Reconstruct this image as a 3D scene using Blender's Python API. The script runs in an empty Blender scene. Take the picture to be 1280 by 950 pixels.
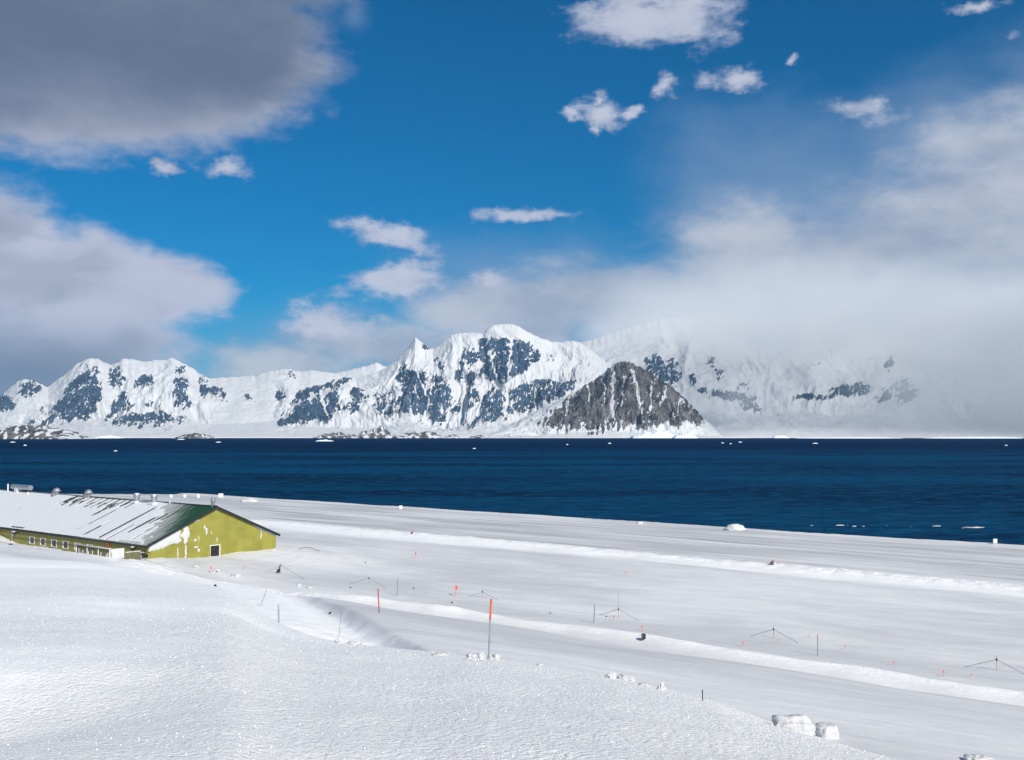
import bpy, bmesh, math, random
import numpy as np
from mathutils import Vector, Matrix
random.seed(7)
C = bpy.context.scene
COL = C.collection
F = 1300.0; CX = 640.0; CY = 475.0
HOR = 545.0                       # the photograph's horizon row
PITCH = math.atan((HOR - CY) / F)
ZC = 26.0                         # eye height over the sea

# ------------------------------------------------------------------ camera
cam = bpy.data.cameras.new("camera"); camo = bpy.data.objects.new("camera", cam); COL.objects.link(camo)
camo.location = (0, 0, ZC); camo.rotation_euler = (math.radians(90) + PITCH, 0, 0)
cam.sensor_fit = 'HORIZONTAL'; cam.sensor_width = 36; cam.lens = 36 * F / 1280
cam.clip_start = 0.1; cam.clip_end = 90000
C.camera = camo

# ------------------------------------------------------------------ light
SUN_EL = 35.0
SUN_DIR = Vector((0.565 * math.cos(math.radians(SUN_EL)), -0.825 * math.cos(math.radians(SUN_EL)), math.sin(math.radians(SUN_EL)))).normalized()
sun = bpy.data.lights.new("sun", 'SUN'); sun.energy = 4.2; sun.angle = math.radians(0.55); sun.color = (1.0, 0.945, 0.85)
suno = bpy.data.objects.new("sun", sun); COL.objects.link(suno)
suno.rotation_euler = SUN_DIR.to_track_quat('Z', 'Y').to_euler()
C.view_settings.view_transform = 'Standard'; C.view_settings.look = 'None'
C.view_settings.exposure = 0.32; C.view_settings.gamma = 1.0
C.cycles.volume_bounces = 4; C.cycles.max_bounces = 8
C.cycles.use_denoising = True

# ------------------------------------------------------------------ node helper
class NT:
    def __init__(s, tree): s.t = tree; s.n = tree.nodes; s.l = tree.links
    def new(s, typ, **kw):
        n = s.n.new(typ)
        for k, v in kw.items(): setattr(n, k, v)
        return n
    def link(s, a, b): s.l.new(a, b)
    def put(s, sock, v):
        if isinstance(v, bpy.types.NodeSocket): s.l.new(v, sock)
        else: sock.default_value = v
    def math(s, op, a, b=None, c=None, clamp=False):
        n = s.new('ShaderNodeMath', operation=op); n.use_clamp = clamp
        s.put(n.inputs[0], a)
        if b is not None: s.put(n.inputs[1], b)
        if c is not None: s.put(n.inputs[2], c)
        return n.outputs[0]
    def vmath(s, op, a, b=None):
        n = s.new('ShaderNodeVectorMath', operation=op)
        s.put(n.inputs[0], a)
        if b is not None: s.put(n.inputs[1], b)
        return n.outputs['Value'] if op in ('LENGTH', 'DOT_PRODUCT') else n.outputs[0]
    def sm(s, v, a, b, o0=0.0, o1=1.0):
        n = s.new('ShaderNodeMapRange', interpolation_type='SMOOTHSTEP'); s.put(n.inputs[0], v)
        s.put(n.inputs[1], a); s.put(n.inputs[2], b); s.put(n.inputs[3], o0); s.put(n.inputs[4], o1)
        return n.outputs[0]
    def mixc(s, f, a, b):
        n = s.new('ShaderNodeMix', data_type='RGBA'); s.put(n.inputs[0], f); s.put(n.inputs[6], a); s.put(n.inputs[7], b)
        return n.outputs[2]
    def noise(s, vec, scale, detail=4, rough=0.5, out='Fac', dist=0.0):
        n = s.new('ShaderNodeTexNoise'); s.put(n.inputs['Vector'], vec); n.inputs['Scale'].default_value = scale
        n.inputs['Detail'].default_value = detail; n.inputs['Roughness'].default_value = rough
        n.inputs['Distortion'].default_value = dist
        return n.outputs[out]
    def mapping(s, vec, loc=(0, 0, 0), rot=(0, 0, 0), sc=(1, 1, 1), typ='POINT'):
        n = s.new('ShaderNodeMapping', vector_type=typ); s.put(n.inputs[0], vec)
        n.inputs['Location'].default_value = loc; n.inputs['Rotation'].default_value = rot; n.inputs['Scale'].default_value = sc
        return n.outputs[0]

def pix_azel(px, py):
    a = (px - CX) / F; b = (CY - py) / F
    y = math.cos(PITCH) - b * math.sin(PITCH); z = math.sin(PITCH) + b * math.cos(PITCH)
    return math.atan2(a, y), math.atan2(z, math.hypot(a, y))

# ------------------------------------------------------------------ world: sky with clouds
W = bpy.data.worlds.new("World"); C.world = W; W.use_nodes = True
nt = NT(W.node_tree); nt.n.clear()
out = nt.new('ShaderNodeOutputWorld'); bg = nt.new('ShaderNodeBackground'); bg.inputs[1].default_value = 0.092
nt.link(bg.outputs[0], out.inputs[0])
sky = nt.new('ShaderNodeTexSky', sky_type='NISHITA'); sky.sun_disc = False
sky.sun_elevation = math.radians(SUN_EL); sky.sun_rotation = math.atan2(SUN_DIR.x, SUN_DIR.y)
sky.altitude = 30; sky.air_density = 1.0; sky.dust_density = 0.15; sky.ozone_density = 2.0
tc = nt.new('ShaderNodeTexCoord'); D = tc.outputs['Generated']
sp = nt.new('ShaderNodeSeparateXYZ'); nt.link(D, sp.inputs[0])
az = nt.math('ARCTAN2', sp.outputs[0], sp.outputs[1]); el = nt.math('ARCSINE', sp.outputs[2])
cb = nt.new('ShaderNodeCombineXYZ'); nt.link(az, cb.inputs[0]); nt.link(el, cb.inputs[1]); P0 = cb.outputs[0]
def warp(P, scale, amt, detail=3, stretch=(1, 1, 1)):
    c = nt.noise(nt.mapping(D, sc=stretch), scale, detail, 0.6, 'Color')
    c = nt.vmath('SUBTRACT', c, (0.5, 0.5, 0.5)); c = nt.vmath('MULTIPLY', c, (amt, amt * 0.7, 0))
    return nt.vmath('ADD', P, c)
Pw = warp(warp(P0, 9, 0.06), 38, 0.022, 5)
Pq = warp(warp(P0, 14, 0.045), 55, 0.03, 6)
Pv = warp(P0, 5, 0.10, 3)
def blobs(P, lst):
    acc = None
    for (px, py, rx, ry, rot, wt) in lst:
        a, e = pix_azel(px, py)
        v = nt.mapping(P, loc=(a, e, 0), rot=(0, 0, math.radians(-rot)), sc=(rx / F, ry / F, 1), typ='TEXTURE')
        d = nt.vmath('LENGTH', v)
        g = nt.math('MULTIPLY_ADD', d, -max(wt, 0.85), wt)
        acc = g if acc is None else nt.math('SMOOTH_MAX', acc, g, 0.12)
    return acc
heavy = [(70, 60, 300, 125, -4, 1.2), (230, 50, 190, 115, 0, 1.1), (310, 60, 105, 82, 12, 0.9), (330, -30, 160, 60, 0, .7), (-120, 50, 270, 125, 0, 1.3),
         (90, 130, 160, 50, 0, .7), (205, 205, 34, 16, 0, 0.45),
         (-40, 335, 115, 125, 0, 1.1), (60, 340, 140, 65, 0, .9), (130, 380, 150, 60, -6, 1.0), (215, 362, 90, 42, 6, .8), (40, 430, 190, 60, 0, 1.2), (205, 400, 60, 20, -22, .5)]
puffs = [(283, 212, 42, 17, -4, .7), (205, 208, 32, 14, 0, .5), (820, 22, 92, 34, 3, 1.0), (800, -8, 60, 26, 0, .8), (756, 142, 34, 20, 4, .8), (722, 150, 22, 9, 8, .7), (792, 138, 18, 9, -20, .7), (752, 122, 14, 12, 0, .7), (748, 164, 12, 12, 0, .6), (833, 114, 24, 18, -20, .7),
         (925, 100, 46, 15, 8, .75), (993, 79, 13, 10, 0, .6), (484, 298, 56, 17, 10, .9), (486, 350, 72, 24, -6, 1.0), (663, 268, 68, 11, 0, .8),
         (1217, 10, 60, 10, 4, .55), (1255, 40, 22, 18, -30, .4), (1080, 136, 55, 16, 12, .6), (410, 405, 60, 34, 0, .8), (615, 350, 40, 26, 0, .6), (385, 380, 30, 18, 0, .5)]
bank = [(1150, 400, 330, 160, 12, 1.2), (1260, 300, 260, 120, 0, 1.2), (820, 385, 230, 75, 4, 1.1), (640, 400, 160, 62, 0, 1.0), (960, 330, 170, 90, 15, .9), (480, 430, 190, 40, 0, .8),
        (1240, 180, 110, 40, 8, .8), (1400, 300, 300, 220, 0, 1.4), (820, 335, 60, 30, 0, .6), (350, 455, 190, 50, 0, .7)]
veil = [(1010, 260, 250, 150, 20, 1.0), (1200, 190, 240, 120, 0, 1.0), (900, 250, 130, 130, 30, .8), (1120, 160, 120, 60, 10, .7), (680, 360, 260, 90, 0, .9), (380, 430, 260, 80, 0, .8),
        (430, 30, 60, 60, 0, .45), (1300, 100, 170, 120, 0, .6), (120, 130, 180, 60, 0, .3), (180, 470, 300, 70, 0, .7)]
Dst = nt.mapping(D, sc=(1, 1, 2.2))
n1 = nt.noise(Dst, 7, 9, 0.62); n2 = nt.noise(Dst, 24, 6, 0.6); n3 = nt.noise(nt.mapping(D, sc=(1, 1, 3)), 3.2, 5, 0.55)
nz = nt.math('ADD', nt.math('MULTIPLY', n1, 0.7), nt.math('MULTIPLY', n2, 0.5)); nz = nt.math('SUBTRACT', nz, 0.6)
puffs = [(a, b, rx * 1.28, ry * 1.22, r, w) for a, b, rx, ry, r, w in puffs]
def mask(P, lst, k, lo, hi):
    b = blobs(P, lst); return nt.sm(nt.math('MULTIPLY_ADD', nz, k, b), lo, hi), b
mh, bh = mask(Pw, heavy, 0.9, -0.06, 0.34)
nzp = nt.math('MULTIPLY_ADD', nt.noise(Dst, 38, 6, 0.62), 1.1, -0.55)
bp = blobs(Pq, puffs); mp = nt.sm(nt.math('ADD', nt.math('MULTIPLY_ADD', nz, 1.3, bp), nzp), 0.0, 0.62)
mb, bb = mask(Pw, bank, 0.95, -0.02, 0.60)
mv, bv = mask(Pv, veil, 0.7, -0.05, 0.85)
# clouds everywhere the frame does not reach, the same weather all round
behind = nt.sm(nt.math('ABSOLUTE', az), 0.62, 1.0); high = nt.sm(el, 0.50, 0.75)
outm = nt.math('MAXIMUM', behind, high)
mo = nt.math('MULTIPLY', nt.sm(n3, 0.46, 0.66), outm)
# clear sky colour
skyc = nt.vmath('MULTIPLY', sky.outputs[0], (0.0, 0.385, 0.65))
LOWC = nt.sm(el, 0.02, 0.30)
def col(r, g, b, k=10.0): return (r * k, g * k, b * k, 1)
c = skyc
c = nt.mixc(nt.math('MULTIPLY', mv, 0.62), c, col(0.205, 0.30, 0.46))
bankc = nt.mixc(nt.sm(n1, 0.35, 0.65), col(0.30, 0.355, 0.46), col(0.46, 0.495, 0.575))
c = nt.mixc(nt.math('MULTIPLY', mb, 0.95), c, bankc)
hv = nt.math('ADD', nt.math('MULTIPLY', nt.sm(el, 0.16, 0.34), -0.75), nt.math('MULTIPLY_ADD', nt.math('ADD', n1, n3), 0.9, -0.45))
edge = nt.sm(bh, 0.55, 0.05, 0, 0.35)
hv = nt.math('ADD', hv, edge)
lit = blobs(Pw, [(205, 365, 110, 40, 6, .9), (235, 402, 50, 16, -22, .9), (110, 395, 150, 45, -4, .8), (60, 300, 120, 30, 0, .5), (330, 135, 90, 22, 10, .2), (150, 180, 120, 20, 0, .15)])
hv = nt.math('ADD', hv, nt.sm(nt.math('MULTIPLY_ADD', nz, 1.0, lit), -.05, .7, 0, .5))
heavyc = nt.mixc(nt.sm(hv, -0.50, 0.95), col(0.105, 0.145, 0.225), col(0.46, 0.485, 0.60))
low_dark = nt.sm(el, 0.115, 0.05); left = nt.sm(az, -0.26, -0.42)
heavyc = nt.mixc(nt.math('MULTIPLY', nt.math('MULTIPLY', low_dark, left), 0.8), heavyc, col(0.10, 0.155, 0.24))
c = nt.mixc(nt.math('MULTIPLY', mh, 0.97), c, heavyc)
puffc = nt.mixc(nt.sm(nt.math('ADD', nt.math('MULTIPLY', bp, .45), n2), 0.35, 0.95), col(0.30, 0.36, 0.50), col(0.52, 0.54, 0.64))
c = nt.mixc(nt.math('MULTIPLY', mp, 0.9), c, puffc)
c = nt.mixc(nt.math('MULTIPLY', mo, 0.9), c, nt.mixc(nt.sm(n1, .3, .7), col(0.22, 0.26, 0.35), col(0.5, 0.52, 0.58)))
nt.link(c, bg.inputs[0])

# ------------------------------------------------------------------ numpy noise
def _hash(ix, iy, seed):
    h = (ix.astype(np.int64) * 374761393 + iy.astype(np.int64) * 668265263 + seed * 1442695041) & 0xffffffff
    h = ((h ^ (h >> 13)) * 1274126177) & 0xffffffff
    h = h ^ (h >> 16)
    return (h & 0xffff) / 65536.0 * 2 * np.pi
def perlin(x, y, seed=0):
    ix = np.floor(x); iy = np.floor(y); fx = x - ix; fy = y - iy
    u = fx * fx * fx * (fx * (fx * 6 - 15) + 10); v = fy * fy * fy * (fy * (fy * 6 - 15) + 10)
    def g(dx, dy):
        a = _hash(ix + dx, iy + dy, seed); return np.cos(a) * (fx - dx) + np.sin(a) * (fy - dy)
    return ((g(0, 0) * (1 - u) + g(1, 0) * u) * (1 - v) + (g(0, 1) * (1 - u) + g(1, 1) * u) * v) * 1.5
def fbm(x, y, o=4, seed=0, gain=0.5):
    s = 0; a = 1.0; t = 0
    for i in range(o):
        s = s + a * perlin(x, y, seed + i * 17); t += a; a *= gain; x = x * 2.03 + 3.1; y = y * 2.03 + 1.7
    return s / t
def ridged(x, y, o=5, seed=0, gain=0.55):
    s = 0; a = 1.0; t = 0
    for i in range(o):
        s = s + a * (1 - np.abs(perlin(x, y, seed + i * 13)) * 2); t += a; a *= gain; x = x * 2.07 + 5.1; y = y * 2.07 + 2.3
    return s / t
def ss(x, a, b):
    t = np.clip((x - a) / (b - a), 0, 1); return t * t * (3 - 2 * t)
def smax(a, b, k):
    h = np.clip(0.5 + 0.5 * (a - b) / k, 0, 1); return b + (a - b) * h + k * h * (1 - h)

# ------------------------------------------------------------------ object helpers
def tag(o, label=None, cat=None, group=None, kind=None):
    if label: o['label'] = label
    if cat: o['category'] = cat
    if group: o['group'] = group
    if kind: o['kind'] = kind
    return o
def empty(name, loc=(0, 0, 0), rz=0.0):
    o = bpy.data.objects.new(name, None); COL.objects.link(o); o.location = loc; o.rotation_euler = (0, 0, rz); return o
def mk(name, mesh, mat, parent=None, loc=(0, 0, 0), rot=(0, 0, 0), smooth=False):
    if mat is not None and not mesh.materials: mesh.materials.append(mat)
    if smooth: mesh.shade_smooth()
    o = bpy.data.objects.new(name, mesh); COL.objects.link(o); o.location = loc; o.rotation_euler = rot
    if parent: o.parent = parent
    return o
def bm_mesh(name, bm):
    bmesh.ops.recalc_face_normals(bm, faces=bm.faces)
    m = bpy.data.meshes.new(name); bm.to_mesh(m); bm.free(); return m
def box(bm, c, s, rz=0.0, bev=0.0):
    M = Matrix.Translation(c) @ Matrix.Rotation(rz, 4, 'Z') @ Matrix.Diagonal((s[0], s[1], s[2], 1))
    r = bmesh.ops.create_cube(bm, size=1, matrix=M)
    if bev > 0:
        es = list({e for v in r['verts'] for e in v.link_edges}); bmesh.ops.bevel(bm, geom=es, offset=bev, segments=1, affect='EDGES')
def tube(bm, a, b, r0, r1=None, n=8):
    a = Vector(a); b = Vector(b); d = b - a; r1 = r0 if r1 is None else r1
    M = Matrix.Translation((a + b) / 2) @ d.to_track_quat('Z', 'Y').to_matrix().to_4x4()
    bmesh.ops.create_cone(bm, cap_ends=True, segments=n, radius1=r0, radius2=max(r1, 1e-4), depth=d.length, matrix=M)
def dome(bm, c, r, sz=0.6, seg=12):
    bmesh.ops.create_uvsphere(bm, u_segments=seg, v_segments=8, radius=r, matrix=Matrix.Translation(c) @ Matrix.Diagonal((1, 1, sz, 1)))
def boxmesh(name, c, s, bev=0.0, rz=0.0):
    bm = bmesh.new(); box(bm, c, s, rz, bev); return bm_mesh(name, bm)
def grid_mesh(name, V, nr, nc, attrs=None, flip=False):
    """V: (nr*nc,3)"""
    m = bpy.data.meshes.new(name)
    idx = np.arange(nr * nc).reshape(nr, nc)
    q = np.stack([idx[:-1, :-1], idx[:-1, 1:], idx[1:, 1:], idx[1:, :-1]], -1).reshape(-1, 4)
    if flip: q = q[:, ::-1]
    m.vertices.add(len(V)); m.vertices.foreach_set('co', np.ascontiguousarray(V, dtype=np.float32).ravel())
    m.loops.add(q.size); m.loops.foreach_set('vertex_index', np.ascontiguousarray(q, dtype=np.int32).ravel())
    m.polygons.add(len(q)); m.polygons.foreach_set('loop_start', np.arange(0, q.size, 4, dtype=np.int32))
    m.update(calc_edges=True)
    for k, v in (attrs or {}).items():
        at_ = m.attributes.new(k, 'FLOAT', 'POINT'); at_.data.foreach_set('value', np.ascontiguousarray(v, dtype=np.float32).ravel())
    m.shade_smooth(); return m

# ------------------------------------------------------------------ materials
def mat_new(name):
    m = bpy.data.materials.new(name); m.use_nodes = True
    t = NT(m.node_tree); b = [n for n in t.n if n.type == 'BSDF_PRINCIPLED'][0]; return m, t, b
def pos(t): return t.new('ShaderNodeNewGeometry').outputs['Position']
def attr(t, name):
    n = t.new('ShaderNodeAttribute'); n.attribute_name = name; return n.outputs['Fac']
def bump(t, b, h, dist, strength=1.0, prev=None):
    n = t.new('ShaderNodeBump'); n.inputs['Distance'].default_value = dist; n.inputs['Strength'].default_value = strength
    t.put(n.inputs['Height'], h)
    if prev is not None: t.link(prev, n.inputs['Normal'])
    if b is not None: t.link(n.outputs[0], b.inputs['Normal'])
    return n.outputs[0]
def simple(name, rgb, rough=0.6, var=0.15, scale=3.0, metal=0.0, bumpd=0.0):
    m, t, b = mat_new(name); tcn = t.new('ShaderNodeTexCoord').outputs['Object']
    n = t.noise(tcn, scale, 5, 0.6)
    f = t.sm(n, 0.3, 0.7)
    lo = tuple(v * (1 - var) for v in rgb) + (1,); hi = tuple(min(1, v * (1 + var)) for v in rgb) + (1,)
    t.link(t.mixc(f, lo, hi), b.inputs['Base Color']); b.inputs['Roughness'].default_value = rough; b.inputs['Metallic'].default_value = metal
    if bumpd: bump(t, b, n, bumpd)
    return m

AX = math.atan2(0.764, 0.645)      # bearing of the shore's normal
def snow_ground():
    m, t, b = mat_new("ground snow"); p = pos(t)
    # runway coordinates: x across (towards the sea), y along
    rp = t.mapping(p, rot=(0, 0, -AX))
    spx = t.new('ShaderNodeSeparateXYZ'); t.link(rp, spx.inputs[0])
    st = t.mapping(rp, sc=(0.9, 0.035, 1)); streak = t.noise(st, 0.45, 6, 0.62)
    st2 = t.mapping(rp, sc=(0.22, 0.022, 1)); streak2 = t.noise(st2, 1.0, 5, 0.6)
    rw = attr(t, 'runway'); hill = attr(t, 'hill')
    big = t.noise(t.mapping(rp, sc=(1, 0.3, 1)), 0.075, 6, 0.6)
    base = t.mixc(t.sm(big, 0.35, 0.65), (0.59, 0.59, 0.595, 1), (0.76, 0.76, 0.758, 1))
    lit_tone = t.mixc(t.noise(p, 0.8, 4, 0.6), (0.93, 0.925, 0.915, 1), (0.97, 0.965, 0.955, 1))  # whiter albedo paints sunlit brightness onto the hill, banks, track and cut
    c = t.mixc(t.math('MAXIMUM', hill, attr(t, 'lit_mask')), base, lit_tone)
    dirt = t.math('MULTIPLY', rw, t.sm(t.math('ADD', t.math('MULTIPLY', streak, 0.6), t.math('MULTIPLY', streak2, 0.4)), 0.40, 0.62))
    c = t.mixc(t.math('MULTIPLY', dirt, 0.75), c, (0.36, 0.365, 0.375, 1))
    grit = t.math('MULTIPLY', rw, t.sm(streak, 0.565, 0.69))
    c = t.mixc(t.math('MULTIPLY', grit, 0.6), c, (0.22, 0.22, 0.22, 1))
    t.link(c, b.inputs['Base Color'])
    b.inputs['Roughness'].default_value = 0.55; b.inputs['Specular IOR Level'].default_value = 0.35
    # relief: sastrugi on the flat, crumbs of frost on the hill
    sas = t.noise(t.mapping(rp, sc=(1, 0.25, 1)), 0.5, 6, 0.6)
    n1_ = bump(t, None, t.math('MULTIPLY', sas, t.math('SUBTRACT', 1.0, hill)), 0.35, 0.8)
    v = t.new('ShaderNodeTexVoronoi'); t.link(t.vmath('ADD', p, t.vmath('MULTIPLY', t.noise(p, 4, 3, .6, 'Color'), (.25, .25, .25))), v.inputs['Vector']); v.inputs['Scale'].default_value = 15.0
    cr = t.math('ADD', t.math('MULTIPLY', t.noise(p, 13, 6, 0.7), 1.0), t.math('MULTIPLY', v.outputs['Distance'], -0.35))
    rough_amt = t.math('MULTIPLY', hill, attr(t, 'crumb'))
    n2_ = bump(t, None, t.math('MULTIPLY', cr, rough_amt), 0.050, 1.0, n1_)
    bk = attr(t, 'bank')
    n3_ = bump(t, b, t.math('MULTIPLY', t.noise(p, 1.6, 5, .65), bk), 0.6, 1.0, n2_)
    # frost crystals that face the sun glint
    g = t.new('ShaderNodeTexVoronoi'); t.link(p, g.inputs['Vector']); g.inputs['Scale'].default_value = 38.0
    gs = t.new('ShaderNodeSeparateXYZ'); t.link(g.outputs['Color'], gs.inputs[0])
    fl = t.math('MULTIPLY', t.math('GREATER_THAN', gs.outputs[0], 0.86), rough_amt)
    t.link(t.math('MULTIPLY_ADD', fl, 0.5, 0.35), b.inputs['Specular IOR Level'])
    t.link(t.math('MULTIPLY_ADD', fl, -0.37, 0.55), b.inputs['Roughness'])
    return m
def snow_mat(name, rgb=(0.86, 0.865, 0.88), sc=1.2, bd=0.12):
    m, t, b = mat_new(name); p = pos(t); n = t.noise(p, sc, 6, 0.62)
    t.link(t.mixc(n, tuple(v * .93 for v in rgb) + (1,), tuple(min(.95, v * 1.04) for v in rgb) + (1,)), b.inputs['Base Color'])
    b.inputs['Roughness'].default_value = 0.6; b.inputs['Specular IOR Level'].default_value = 0.3
    bump(t, b, n, bd); return m
def mountain_mat(name, rock_lo, rock_hi, dust):
    m, t, b = mat_new(name); p = pos(t)
    r = attr(t, 'rock')
    tilt = t.mapping(p, rot=(0, math.radians(18), 0), sc=(1, 0.4, 0.45))
    nf = t.noise(tilt, 0.022, 6, 0.66); nm = t.noise(p, 0.006, 5, .6)
    k = t.math('ADD', r, t.math('MULTIPLY', t.math('SUBTRACT', nf, 0.5), 0.5))
    rk = t.sm(k, 0.40, 0.50)
    # snow lodged on ledges of the rock
    ledge = t.sm(t.noise(t.mapping(p, rot=(0, math.radians(-12), 0), sc=(.5, .4, 1)), 0.03, 6, .7), 0.55, 0.72)
    rk = t.math('MULTIPLY', rk, t.math('SUBTRACT', 1.0, t.math('MULTIPLY', ledge, dust)))
    rock = t.mixc(t.sm(t.noise(t.mapping(p, rot=(0, math.radians(14), 0), sc=(1, .5, .35)), 0.011, 6, 0.62), 0.36, 0.64), rock_lo + (1,), rock_hi + (1,))
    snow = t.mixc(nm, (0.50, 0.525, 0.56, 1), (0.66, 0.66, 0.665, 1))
    t.link(t.mixc(rk, snow, rock), b.inputs['Base Color']); b.inputs['Roughness'].default_value = 0.85; b.inputs['Specular IOR Level'].default_value = 0.15
    bn = bump(t, None, t.math('MULTIPLY', t.noise(p, 0.006, 6, 0.6), 1.0), 55, 0.6)
    bump(t, b, t.math('MULTIPLY', nf, rk), 45, 1.0, bn)
    return m
def sea_mat():
    m, t, b = mat_new("sea water"); p = pos(t)
    rp = t.mapping(p, rot=(0, 0, 0.35), sc=(1, 2.2, 1))
    big = t.noise(t.mapping(p, sc=(0.35, 1, 1)), 0.0045, 6, 0.68)
    sp_ = t.new('ShaderNodeSeparateXYZ'); t.link(p, sp_.inputs[0])
    far = t.sm(sp_.outputs[1], 900, 2600)
    teal = t.sm(big, 0.36, 0.62)
    c = t.mixc(teal, (0.0, 0.011, 0.048, 1), (0.0002, 0.060, 0.155, 1))
    c = t.mixc(t.math('MULTIPLY', far, 0.8), c, (0.0, 0.010, 0.050, 1))
    chop = t.noise(rp, 0.09, 8, 0.72)
    c = t.mixc(t.math('MULTIPLY', t.sm(chop, 0.45, 0.68), t.math('MULTIPLY_ADD', far, -0.7, 1.0)), c, (0.0008, 0.105, 0.23, 1))
    df = t.new('ShaderNodeBsdfDiffuse'); gl = t.new('ShaderNodeBsdfGlossy'); mx = t.new('ShaderNodeMixShader'); gl.inputs['Roughness'].default_value = 0.3
    t.link(c, df.inputs[0]); mx.inputs[0].default_value = 0.018; t.link(df.outputs[0], mx.inputs[1]); t.link(gl.outputs[0], mx.inputs[2])
    t.link(mx.outputs[0], [n for n in t.n if n.type == 'OUTPUT_MATERIAL'][0].inputs[0])
    w1 = t.noise(rp, 0.16, 7, 0.66)
    n0 = bump(t, None, w1, 3.2, 1.0); nn = bump(t, None, t.noise(rp, 0.035, 5, 0.6), 10.0, 1.0, n0); t.link(nn, df.inputs['Normal']); t.link(nn, gl.inputs['Normal'])
    return m

M = {}
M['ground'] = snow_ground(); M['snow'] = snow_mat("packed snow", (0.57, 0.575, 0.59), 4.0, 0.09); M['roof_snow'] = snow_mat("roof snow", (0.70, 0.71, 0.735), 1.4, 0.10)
M['ice'] = snow_mat("glacier ice", (0.72, 0.80, 0.88), 0.02, 6)
M['berg'] = snow_mat("iceberg ice", (0.80, 0.86, 0.91), 0.05, 5)
M['sea'] = sea_mat()
M['mt_far'] = mountain_mat("snowy mountain with haze blue in the rock", (0.022, 0.055, 0.105), (0.075, 0.125, 0.20), 0.7)  # blue of the distance haze is put into this rock's base colour
M['mt_near'] = mountain_mat("dark banded rock under snow gullies", (0.045, 0.042, 0.047), (0.21, 0.195, 0.20), 0.9)

# ------------------------------------------------------------------ terrain height
U = np.array([-0.764, 0.645]); Vv = np.array([0.645, 0.764])
crest = np.array([(-400, 690, 150), (0, 699, 128), (100, 702, 108), (172, 714, 85), (219, 723, 70), (269, 732, 58), (295, 740, 52), (307, 752, 47), (330, 770, 42), (360, 785, 38),
                  (395, 797, 35), (425, 802, 33), (520, 815, 30), (600, 822, 27), (700, 837, 25), (760, 846, 23.5), (830, 862, 22), (900, 880, 20.5), (960, 902, 19),
                  (1050, 930, 17.5), (1120, 950, 16), (1280, 1000, 14), (1500, 1060, 12)], float)
cr_az = np.arctan2((crest[:, 0] - CX) / F, math.cos(PITCH) - (CY - crest[:, 1]) / F * math.sin(PITCH))
cr_dep = (math.sin(PITCH) + (CY - crest[:, 1]) / F * math.cos(PITCH)) / np.hypot((crest[:, 0] - CX) / F, math.cos(PITCH) - (CY - crest[:, 1]) / F * math.sin(PITCH))
cr_dep = -cr_dep
_azs = np.concatenate([[-math.pi, -1.6, -0.9], cr_az, [1.1, 1.7, math.pi]])
deps = np.concatenate([[-0.06, -0.03, 0.06], cr_dep, [0.22, 0.0, -0.06]])
_dcs = np.concatenate([[200, 200, 180], crest[:, 2], [16, 80, 200]])
azs = np.linspace(-math.pi, math.pi, 6001); _k = np.exp(-(np.arange(-45, 46) * 0.00105 / 0.013) ** 2); _k /= _k.sum()
deps = np.convolve(np.pad(np.interp(azs, _azs, deps), 45, mode='edge'), _k, 'valid')
dcs = np.convolve(np.pad(np.interp(azs, _azs, _dcs), 45, mode='edge'), _k, 'valid')
BA = np.array([-59.9, 172.0])      # near corner of the green building
def wc(x, y): return x * U[0] + y * U[1], x * Vv[0] + y * Vv[1]
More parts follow.
